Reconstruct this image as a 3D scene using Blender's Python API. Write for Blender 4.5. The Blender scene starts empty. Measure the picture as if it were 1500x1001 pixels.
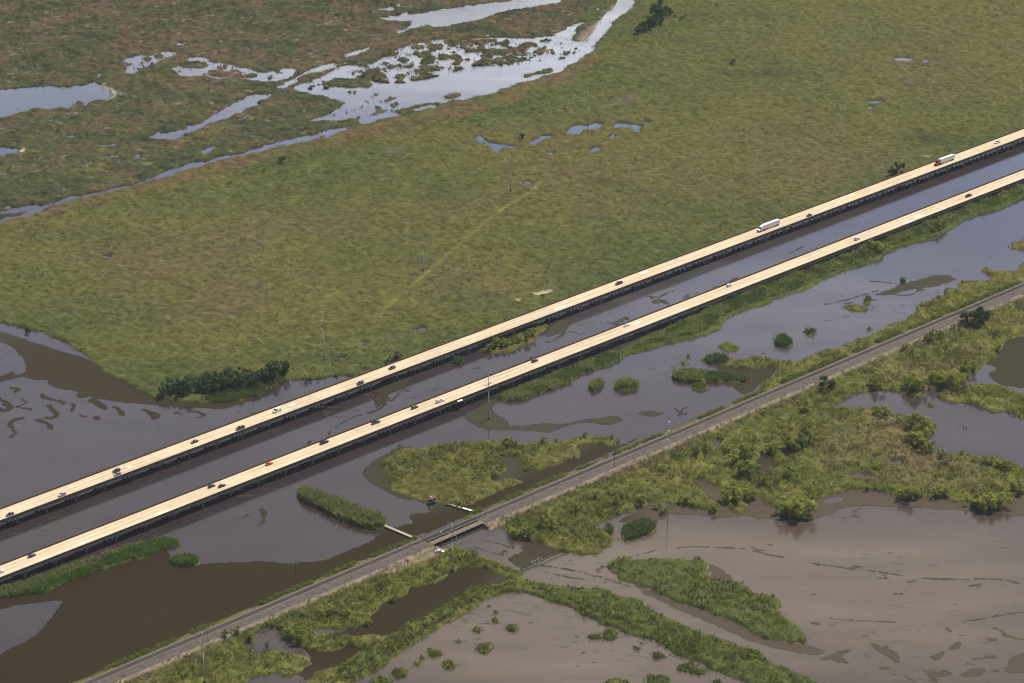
import bpy, math, random
import numpy as np
random.seed(7); RNG = np.random.default_rng(11)
SC = bpy.context.scene; COL = SC.collection
# ---------------------------------------------------------------- camera model
F, H = 4167.0, 720.0
PITCH = math.atan(1826.5 / F); AZ = math.atan(4823 / math.hypot(F, 1826.5))
FW = np.array([0, math.cos(PITCH), -math.sin(PITCH)]); UP = np.array([0, math.sin(PITCH), math.cos(PITCH)]); RT = np.array([1.0, 0, 0])
DV = np.array([math.sin(AZ), math.cos(AZ)]); PV = np.array([DV[1], -DV[0]])      # along the road, across it (towards the viewer)
def G(x, y, z=0.0):
    d = FW + RT * ((x - 750) / F) + UP * ((500.5 - y) / F)
    t = (z - H) / d[2]
    return np.array([d[0] * t, d[1] * t, z])
def GP(px, z=0.0): return np.array([G(x, y, z)[:2] for x, y in px])
def sc(p): return float(p[0] * DV[0] + p[1] * DV[1]), float(p[0] * PV[0] + p[1] * PV[1])
def xy(s, c): return np.array([s * DV[0] + c * PV[0], s * DV[1] + c * PV[1]])
cam_d = bpy.data.cameras.new("camera"); cam = bpy.data.objects.new("camera", cam_d); COL.objects.link(cam)
cam_d.sensor_width = 36; cam_d.lens = F * 36 / 1500; cam_d.clip_start = 1; cam_d.clip_end = 60000
cam.location = (0, 0, H); cam.rotation_euler = (math.pi / 2 - PITCH, 0, 0); SC.camera = cam

# ---------------------------------------------------------------- helpers
def tag(o, label=None, cat=None, group=None, kind=None):
    if label: o["label"] = label
    if cat: o["category"] = cat
    if group: o["group"] = group
    if kind: o["kind"] = kind
    return o
def link(o, parent=None):
    COL.objects.link(o)
    if parent is not None: o.parent = parent
    return o
def empty(name, loc, rz=0.0):
    o = bpy.data.objects.new(name, None); o.empty_display_size = 1
    o.location = [float(v) for v in loc]; o.rotation_euler = (0, 0, rz); return link(o)
def mesh_np(name, V, faces, m=None, smooth=False):
    """V Nx3, faces MxK array"""
    V = np.ascontiguousarray(V, dtype=np.float32); faces = np.ascontiguousarray(faces, dtype=np.int32)
    me = bpy.data.meshes.new(name); n, k = faces.shape
    me.vertices.add(len(V)); me.vertices.foreach_set("co", V.ravel())
    me.loops.add(n * k); me.loops.foreach_set("vertex_index", faces.ravel())
    me.polygons.add(n); me.polygons.foreach_set("loop_start", np.arange(n, dtype=np.int32) * k)
    me.polygons.foreach_set("loop_total", np.full(n, k, dtype=np.int32))
    if smooth: me.polygons.foreach_set("use_smooth", np.ones(n, dtype=bool))
    me.update(calc_edges=True)
    if m: me.materials.append(m)
    return me
def color_attr(me, name, arr):
    a = me.attributes.new(name, 'FLOAT_COLOR', 'POINT')
    d = np.ones((len(me.vertices), 4), dtype=np.float32); d[:, :3] = arr
    a.data.foreach_set("color", d.ravel())
class MB:
    """collects simple solids into one mesh"""
    def __init__(s): s.v = []; s.f = []
    def quad_ring(s, rings, cap=True, closed=False):
        b = len(s.v); n = len(rings[0])
        for r in rings: s.v += [tuple(map(float, p)) for p in r]
        for i in range(len(rings) - 1):
            for j in range(n):
                a = b + i * n + j; c = b + i * n + (j + 1) % n
                s.f.append((a, c, c + n, a + n))
        if cap:
            s.f.append(tuple(b + j for j in reversed(range(n))))
            s.f.append(tuple(b + (len(rings) - 1) * n + j for j in range(n)))
        return s
    def box(s, x0, x1, y0, y1, z0, z1, bev=0.0):
        if bev <= 0:
            return s.quad_ring([[(x0, y0, z0), (x1, y0, z0), (x1, y1, z0), (x0, y1, z0)], [(x0, y0, z1), (x1, y0, z1), (x1, y1, z1), (x0, y1, z1)]])
        b = bev
        def oct_(z, i): return [(x0 + b + i, y0 + i, z), (x1 - b - i, y0 + i, z), (x1 - i, y0 + b + i, z), (x1 - i, y1 - b - i, z), (x1 - b - i, y1 - i, z), (x0 + b + i, y1 - i, z), (x0 + i, y1 - b - i, z), (x0 + i, y0 + b + i, z)]
        return s.quad_ring([oct_(z0, b * .6), oct_(z0 + b, 0), oct_(z1 - b, 0), oct_(z1, b * .6)])
    def tube(s, p0, p1, r0, r1=None, n=8):
        r1 = r0 if r1 is None else r1
        p0 = np.array(p0, float); p1 = np.array(p1, float); d = p1 - p0; L = np.linalg.norm(d); d = d / (L if L > 0 else 1)
        a = np.cross(d, [0, 0, 1]) if abs(d[2]) < .95 else np.cross(d, [1, 0, 0]); a /= np.linalg.norm(a); b = np.cross(d, a)
        R = []
        for p, r in ((p0, r0), (p1, r1)):
            R.append([p + r * (math.cos(2 * math.pi * k / n) * a + math.sin(2 * math.pi * k / n) * b) for k in range(n)])
        return s.quad_ring(R)
    def path(s, pts, r, n=6):
        for a, b in zip(pts[:-1], pts[1:]): s.tube(a, b, r, r, n)
        return s
    def poly(s, pts):
        b = len(s.v); s.v += [tuple(map(float, p)) for p in pts]; s.f.append(tuple(range(b, b + len(pts)))); return s
    def mesh(s, name, m=None, smooth=False):
        me = bpy.data.meshes.new(name); me.from_pydata(s.v, [], s.f)
        if smooth:
            for p in me.polygons: p.use_smooth = True
        me.update()
        if m: me.materials.append(m)
        return me
    def build(s, name, m=None, parent=None, smooth=False, rot=None, loc=None):
        o = link(bpy.data.objects.new(name, s.mesh(name, m, smooth)), parent)
        if loc is not None: o.location = loc
        if rot is not None: o.rotation_euler = rot
        return o
# ---- value noise
def _hash(ix, iy, seed):
    h = (ix.astype(np.int64) * 374761393 + iy.astype(np.int64) * 668265263 + seed * 974634541) & 0xFFFFFFFF
    h = ((h ^ (h >> 13)) * 1274126177) & 0xFFFFFFFF
    return ((h ^ (h >> 16)) & 0xFFFF).astype(np.float32) / 65535.0
def vnoise(x, y, seed):
    ix = np.floor(x); iy = np.floor(y); fx = (x - ix).astype(np.float32); fy = (y - iy).astype(np.float32)
    fx = fx * fx * (3 - 2 * fx); fy = fy * fy * (3 - 2 * fy)
    a = _hash(ix, iy, seed); b = _hash(ix + 1, iy, seed); c = _hash(ix, iy + 1, seed); d = _hash(ix + 1, iy + 1, seed)
    return (a + (b - a) * fx) * (1 - fy) + (c + (d - c) * fx) * fy
def fbm(x, y, scale, seed, octs=3):
    """roughly -1..1"""
    t = 0; amp = 1.0; tot = 0; k = 1.0 / scale
    for o in range(octs):
        ca, sa = math.cos(.7 + o), math.sin(.7 + o)
        t = t + amp * (vnoise((x * ca - y * sa) * k + 17.3 * o, (x * sa + y * ca) * k - 9.1 * o, seed + o) - .5); tot += amp; amp *= .55; k *= 2.03
    return (t / tot * 2.6).astype(np.float32)
def sstep(a, b, x):
    t = np.clip((x - a) / (b - a), 0, 1); return t * t * (3 - 2 * t)

# ---------------------------------------------------------------- materials
def nodes_of(name):
    m = bpy.data.materials.new(name); m.use_nodes = True; nt = m.node_tree
    return m, nt, nt.nodes["Principled BSDF"]
def N(nt, t, **kw):
    n = nt.nodes.new(t)
    for k, v in kw.items(): setattr(n, k, v)
    return n
def plain(name, col, rough=.6, metal=0.0, var=.12, scale=2.0, spec=.4, coat=0.0):
    m, nt, b = nodes_of(name)
    tc = N(nt, 'ShaderNodeTexCoord'); nz = N(nt, 'ShaderNodeTexNoise'); nz.inputs['Scale'].default_value = scale; nz.inputs['Detail'].default_value = 4
    nt.links.new(tc.outputs['Object'], nz.inputs['Vector'])
    mr = N(nt, 'ShaderNodeMapRange'); mr.inputs['From Min'].default_value = .3; mr.inputs['From Max'].default_value = .7
    mr.inputs['To Min'].default_value = 1 - var; mr.inputs['To Max'].default_value = 1 + var
    nt.links.new(nz.outputs['Fac'], mr.inputs['Value'])
    mx = N(nt, 'ShaderNodeMix', data_type='RGBA', blend_type='MULTIPLY'); mx.inputs[0].default_value = 1
    mx.inputs[6].default_value = (*col, 1); nt.links.new(mr.outputs[0], mx.inputs[7]); nt.links.new(mx.outputs[2], b.inputs['Base Color'])
    b.inputs['Roughness'].default_value = rough; b.inputs['Metallic'].default_value = metal; b.inputs['Specular IOR Level'].default_value = spec
    if coat: b.inputs['Coat Weight'].default_value = coat
    return m
def foliage_mat(name, trans=.42, gain=1.0):
    m, nt, b = nodes_of(name); nt.nodes.remove(b); out = nt.nodes['Material Output']
    at = N(nt, 'ShaderNodeAttribute', attribute_name='tint')
    d = N(nt, 'ShaderNodeBsdfDiffuse'); t = N(nt, 'ShaderNodeBsdfTranslucent'); mx = N(nt, 'ShaderNodeMixShader'); mx.inputs[0].default_value = trans
    nt.links.new(at.outputs['Color'], d.inputs['Color']); nt.links.new(at.outputs['Color'], t.inputs['Color'])
    nt.links.new(d.outputs[0], mx.inputs[1]); nt.links.new(t.outputs[0], mx.inputs[2]); nt.links.new(mx.outputs[0], out.inputs['Surface'])
    return m
M = {}
M['leaf'] = foliage_mat('leaf')
M['bark'] = plain('bark', (.10, .08, .06), .9)
M['parapet'] = plain('weathered_concrete', (.095, .072, .048), .9, var=.3, scale=.6)
M['girder'] = plain('grey_concrete', (.27, .25, .24), .85, var=.15, scale=.5)
M['pier'] = plain('pale_concrete', (.24, .215, .19), .85, var=.15, scale=.8)
M['paint'] = plain('road_paint', (.8, .78, .7), .7, var=.15)
M['steel'] = plain('galvanised_steel', (.42, .42, .40), .55, metal=.3, var=.1)
M['dark_steel'] = plain('dark_steel', (.10, .09, .085), .6, metal=.3)
M['insul'] = plain('white_insulator', (.50, .49, .46), .4)
M['wood'] = plain('grey_wood', (.30, .26, .21), .9, var=.3, scale=1.2)
M['pale_wood'] = plain('pale_wood', (.40, .35, .28), .9, var=.3, scale=1.2)
M['dark_wood'] = plain('dark_wood', (.09, .075, .06), .9, var=.3)
M['old_deck'] = plain('old_timber_deck', (.175, .14, .092), .9, var=.35, scale=.8)
M['rail'] = plain('rail_steel', (.13, .095, .08), .5, metal=.5)
M['glass'] = plain('car_glass', (.015, .017, .02), .08, var=0, spec=.7)
M['tyre'] = plain('tyre_rubber', (.02, .02, .02), .85)
M['rim'] = plain('wheel_rim', (.35, .35, .36), .35, metal=.7)
M['lamp'] = plain('headlight', (.75, .75, .72), .2); M['tail'] = plain('tail_light', (.35, .02, .02), .3)
M['black'] = plain('black_trim', (.02, .02, .022), .6)
M['redroof'] = plain('red_roof', (.20, .075, .06), .7, var=.3, scale=1.5)
M['whitep'] = plain('white_panel', (.80, .79, .76), .5, var=.05)

def deck_mat(ph, y0, y1):
    m, nt, b = nodes_of('bridge_deck_concrete'); L = nt.links.new
    tc = N(nt, 'ShaderNodeTexCoord'); mp = N(nt, 'ShaderNodeMapping'); L(tc.outputs['Object'], mp.inputs['Vector'])
    mp.inputs['Scale'].default_value = (.03, 1.3, 1)
    n1 = N(nt, 'ShaderNodeTexNoise'); n1.inputs['Scale'].default_value = 1; n1.inputs['Detail'].default_value = 5; L(mp.outputs[0], n1.inputs['Vector'])
    n2 = N(nt, 'ShaderNodeTexNoise'); n2.inputs['Scale'].default_value = .35; n2.inputs['Detail'].default_value = 6; L(tc.outputs['Object'], n2.inputs['Vector'])
    r1 = N(nt, 'ShaderNodeMapRange'); r1.inputs[1].default_value = .32; r1.inputs[2].default_value = .68; r1.inputs[3].default_value = .76; r1.inputs[4].default_value = 1.08; L(n1.outputs['Fac'], r1.inputs[0])
    r2 = N(nt, 'ShaderNodeMapRange'); r2.inputs[1].default_value = .3; r2.inputs[2].default_value = .7; r2.inputs[3].default_value = .9; r2.inputs[4].default_value = 1.07; L(n2.outputs['Fac'], r2.inputs[0])
    mu = N(nt, 'ShaderNodeMath', operation='MULTIPLY'); L(r1.outputs[0], mu.inputs[0]); L(r2.outputs[0], mu.inputs[1])
    # slabs: each span a little different
    sx = N(nt, 'ShaderNodeSeparateXYZ'); L(tc.outputs['Object'], sx.inputs[0])
    dv = N(nt, 'ShaderNodeMath', operation='DIVIDE'); dv.inputs[1].default_value = 19.75; L(sx.outputs[0], dv.inputs[0])
    fl = N(nt, 'ShaderNodeMath', operation='FLOOR'); L(dv.outputs[0], fl.inputs[0])
    wn = N(nt, 'ShaderNodeTexWhiteNoise', noise_dimensions='1D'); L(fl.outputs[0], wn.inputs['W'])
    r3 = N(nt, 'ShaderNodeMapRange'); r3.inputs[3].default_value = .93; r3.inputs[4].default_value = 1.05; L(wn.outputs['Value'], r3.inputs[0])
    mu2 = N(nt, 'ShaderNodeMath', operation='MULTIPLY'); L(mu.outputs[0], mu2.inputs[0]); L(r3.outputs[0], mu2.inputs[1])
    fr = N(nt, 'ShaderNodeMath', operation='FRACT'); L(dv.outputs[0], fr.inputs[0])
    j1 = N(nt, 'ShaderNodeMath', operation='LESS_THAN'); j1.inputs[1].default_value = .010; L(fr.outputs[0], j1.inputs[0])
    j2 = N(nt, 'ShaderNodeMath', operation='MULTIPLY'); L(j1.outputs[0], j2.inputs[0]); L(wn.outputs['Value'], j2.inputs[1])
    j3 = N(nt, 'ShaderNodeMath', operation='MULTIPLY_ADD'); j3.inputs[1].default_value = -.5; j3.inputs[2].default_value = 1.0; L(j2.outputs[0], j3.inputs[0])
    mu3a = N(nt, 'ShaderNodeMath', operation='MULTIPLY'); L(mu2.outputs[0], mu3a.inputs[0]); L(j3.outputs[0], mu3a.inputs[1])
    # tyre-darkened wheel paths
    w1 = N(nt, 'ShaderNodeMath', operation='MULTIPLY_ADD'); w1.inputs[1].default_value = 2 * math.pi / 3.7; w1.inputs[2].default_value = -ph * 2 * math.pi / 3.7; L(sx.outputs[1], w1.inputs[0])
    w2 = N(nt, 'ShaderNodeMath', operation='COSINE'); L(w1.outputs[0], w2.inputs[0])
    w3 = N(nt, 'ShaderNodeMapRange'); w3.inputs[1].default_value = -.1; w3.inputs[2].default_value = 1; w3.inputs[3].default_value = 1.0; w3.inputs[4].default_value = .84; L(w2.outputs[0], w3.inputs[0])
    c1 = N(nt, 'ShaderNodeMath', operation='GREATER_THAN'); c1.inputs[1].default_value = y0; L(sx.outputs[1], c1.inputs[0])
    c2 = N(nt, 'ShaderNodeMath', operation='LESS_THAN'); c2.inputs[1].default_value = y1; L(sx.outputs[1], c2.inputs[0])
    c3 = N(nt, 'ShaderNodeMath', operation='MULTIPLY'); L(c1.outputs[0], c3.inputs[0]); L(c2.outputs[0], c3.inputs[1])
    w4 = N(nt, 'ShaderNodeMix', data_type='FLOAT'); L(c3.outputs[0], w4.inputs[0]); w4.inputs[2].default_value = .97; L(w3.outputs[0], w4.inputs[3])
    mu3 = N(nt, 'ShaderNodeMath', operation='MULTIPLY'); L(mu3a.outputs[0], mu3.inputs[0]); L(w4.outputs[0], mu3.inputs[1])
    mx = N(nt, 'ShaderNodeMix', data_type='RGBA', blend_type='MULTIPLY'); mx.inputs[0].default_value = 1; mx.inputs[6].default_value = (.70, .56, .37, 1)
    L(mu3.outputs[0], mx.inputs[7]); L(mx.outputs[2], b.inputs['Base Color']); b.inputs['Roughness'].default_value = .9; b.inputs['Specular IOR Level'].default_value = .2
    return m
M['deck_far'] = deck_mat(3.4, 1.55, 8.95); M['deck_near'] = deck_mat(6.05, 4.2, 11.6)
M['patch'] = plain('fresh_concrete_patch', (.80, .72, .58), .9, var=.1)

def ground_mat():
    m, nt, b = nodes_of('marsh_vegetation'); L = nt.links.new
    at = N(nt, 'ShaderNodeAttribute', attribute_name='albedo'); tc = N(nt, 'ShaderNodeTexCoord')
    def noise(scale, detail=4):
        n = N(nt, 'ShaderNodeTexNoise'); n.inputs['Scale'].default_value = scale; n.inputs['Detail'].default_value = detail; L(tc.outputs['Object'], n.inputs['Vector']); return n
    n1 = noise(.9, 3); n2 = noise(.22, 4)
    r1 = N(nt, 'ShaderNodeMapRange'); r1.inputs[1].default_value = .3; r1.inputs[2].default_value = .7; r1.inputs[3].default_value = .80; r1.inputs[4].default_value = 1.20; L(n1.outputs['Fac'], r1.inputs[0])
    r2 = N(nt, 'ShaderNodeMapRange'); r2.inputs[1].default_value = .3; r2.inputs[2].default_value = .7; r2.inputs[3].default_value = .75; r2.inputs[4].default_value = 1.22; L(n2.outputs['Fac'], r2.inputs[0])
    mu = N(nt, 'ShaderNodeMath', operation='MULTIPLY'); L(r1.outputs[0], mu.inputs[0]); L(r2.outputs[0], mu.inputs[1])
    mx = N(nt, 'ShaderNodeMix', data_type='RGBA', blend_type='MULTIPLY'); mx.inputs[0].default_value = 1; L(at.outputs['Color'], mx.inputs[6]); L(mu.outputs[0], mx.inputs[7])
    L(mx.outputs[2], b.inputs['Base Color']); b.inputs['Roughness'].default_value = 1; b.inputs['Specular IOR Level'].default_value = .05
    bp = N(nt, 'ShaderNodeBump'); bp.inputs['Strength'].default_value = .5; bp.inputs['Distance'].default_value = .4
    n3 = noise(1.3, 3); L(n3.outputs['Fac'], bp.inputs['Height']); L(bp.outputs[0], b.inputs['Normal'])
    return m
M['ground'] = ground_mat()
def weed_mat():
    m, nt, b = nodes_of('floating_weed'); L = nt.links.new
    at = N(nt, 'ShaderNodeAttribute', attribute_name='albedo'); tc = N(nt, 'ShaderNodeTexCoord')
    n1 = N(nt, 'ShaderNodeTexNoise'); n1.inputs['Scale'].default_value = .55; n1.inputs['Detail'].default_value = 6; L(tc.outputs['Object'], n1.inputs['Vector'])
    r1 = N(nt, 'ShaderNodeMapRange'); r1.inputs[1].default_value = .3; r1.inputs[2].default_value = .7; r1.inputs[3].default_value = .82; r1.inputs[4].default_value = 1.18; L(n1.outputs['Fac'], r1.inputs[0])
    n2 = N(nt, 'ShaderNodeTexNoise'); n2.inputs['Scale'].default_value = .3; n2.inputs['Detail'].default_value = 3; L(tc.outputs['Object'], n2.inputs['Vector'])
    r2 = N(nt, 'ShaderNodeMapRange'); r2.inputs[1].default_value = .69; r2.inputs[2].default_value = .75; L(n2.outputs['Fac'], r2.inputs[0])
    mx = N(nt, 'ShaderNodeMix', data_type='RGBA', blend_type='MULTIPLY'); mx.inputs[0].default_value = 1; L(at.outputs['Color'], mx.inputs[6]); L(r1.outputs[0], mx.inputs[7])
    m2 = N(nt, 'ShaderNodeMix', data_type='RGBA'); L(r2.outputs[0], m2.inputs[0]); L(mx.outputs[2], m2.inputs[6]); m2.inputs[7].default_value = (.042, .036, .018, 1)
    # the mat thins out raggedly at its margin
    ma = N(nt, 'ShaderNodeAttribute', attribute_name='cover'); n5 = N(nt, 'ShaderNodeTexNoise'); n5.inputs['Scale'].default_value = .45; n5.inputs['Detail'].default_value = 5; n5.inputs['Roughness'].default_value = .65; L(tc.outputs['Object'], n5.inputs['Vector'])
    ad = N(nt, 'ShaderNodeMath', operation='MULTIPLY_ADD'); ad.inputs[1].default_value = 5.0; ad.inputs[2].default_value = -2.6; L(n5.outputs['Fac'], ad.inputs[0])
    a2 = N(nt, 'ShaderNodeMath', operation='ADD'); L(ma.outputs['Fac'], a2.inputs[0]); L(ad.outputs[0], a2.inputs[1])
    r5 = N(nt, 'ShaderNodeMapRange'); r5.inputs[1].default_value = .1; r5.inputs[2].default_value = .9; L(a2.outputs[0], r5.inputs[0]); L(r5.outputs[0], b.inputs['Alpha'])
    L(m2.outputs[2], b.inputs['Base Color']); b.inputs['Roughness'].default_value = .9; b.inputs['Specular IOR Level'].default_value = .03
    return m
M['weed'] = weed_mat()
def water_mat():
    m, nt, b = nodes_of('turbid_water'); L = nt.links.new
    at = N(nt, 'ShaderNodeAttribute', attribute_name='albedo'); tc = N(nt, 'ShaderNodeTexCoord')
    n0 = N(nt, 'ShaderNodeTexNoise'); n0.inputs['Scale'].default_value = 1; n0.inputs['Detail'].default_value = 5; mpw = N(nt, 'ShaderNodeMapping'); mpw.inputs['Rotation'].default_value = (0, 0, -math.atan2(DV[1], DV[0]) + .12); mpw.inputs['Scale'].default_value = (.012, .04, 1); L(tc.outputs['Object'], mpw.inputs['Vector']); L(mpw.outputs[0], n0.inputs['Vector'])
    r0 = N(nt, 'ShaderNodeMapRange'); r0.inputs[1].default_value = .3; r0.inputs[2].default_value = .7; r0.inputs[3].default_value = .78; r0.inputs[4].default_value = 1.22; L(n0.outputs['Fac'], r0.inputs[0])
    mx = N(nt, 'ShaderNodeMix', data_type='RGBA', blend_type='MULTIPLY'); mx.inputs[0].default_value = 1; L(at.outputs['Color'], mx.inputs[6]); L(r0.outputs[0], mx.inputs[7])
    # drifting scum: fine dark specks strung out along the current
    sp = N(nt, 'ShaderNodeTexNoise'); sp.inputs['Scale'].default_value = 1; sp.inputs['Detail'].default_value = 8; sp.inputs['Roughness'].default_value = .72
    mps = N(nt, 'ShaderNodeMapping'); mps.inputs['Rotation'].default_value = (0, 0, -math.atan2(DV[1], DV[0]) + .5); mps.inputs['Scale'].default_value = (.10, .26, 1); L(tc.outputs['Object'], mps.inputs['Vector']); L(mps.outputs[0], sp.inputs['Vector'])
    bgm = N(nt, 'ShaderNodeTexNoise'); bgm.inputs['Scale'].default_value = .012; bgm.inputs['Detail'].default_value = 3; L(tc.outputs['Object'], bgm.inputs['Vector'])
    th = N(nt, 'ShaderNodeMath', operation='MULTIPLY_ADD'); th.inputs[1].default_value = .34; L(bgm.outputs['Fac'], th.inputs[0]); L(sp.outputs['Fac'], th.inputs[2])
    sr = N(nt, 'ShaderNodeMapRange'); sr.inputs[1].default_value = .775; sr.inputs[2].default_value = .83; L(th.outputs[0], sr.inputs[0])
    m3 = N(nt, 'ShaderNodeMix', data_type='RGBA'); L(sr.outputs[0], m3.inputs[0]); L(mx.outputs[2], m3.inputs[6]); m3.inputs[7].default_value = (.040, .033, .020, 1)
    rr = N(nt, 'ShaderNodeMapRange'); rr.inputs[3].default_value = .10; rr.inputs[4].default_value = .55; L(sr.outputs[0], rr.inputs[0]); L(rr.outputs[0], b.inputs['Roughness'])
    sv = N(nt, 'ShaderNodeMapRange'); sv.inputs[3].default_value = .5; sv.inputs[4].default_value = .2; L(sr.outputs[0], sv.inputs[0]); L(sv.outputs[0], b.inputs['Specular IOR Level'])
    L(m3.outputs[2], b.inputs['Base Color']); b.inputs['IOR'].default_value = 1.5
    n1 = N(nt, 'ShaderNodeTexNoise'); n1.inputs['Scale'].default_value = .8; n1.inputs['Detail'].default_value = 4; L(tc.outputs['Object'], n1.inputs['Vector'])
    bp = N(nt, 'ShaderNodeBump'); bp.inputs['Strength'].default_value = .12; bp.inputs['Distance'].default_value = .3; L(n1.outputs['Fac'], bp.inputs['Height']); L(bp.outputs[0], b.inputs['Normal'])
    return m
M['water'] = water_mat()
M['ballast'] = plain('ballast_stone', (.118, .096, .080), .95, var=.4, scale=.9)
M['gravel'] = plain('gravel_track', (.090, .074, .060), .95, var=.4, scale=.45)
M['shoulder'] = plain('sandy_shoulder', (.185, .150, .10), .95, var=.45, scale=.22)
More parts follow.
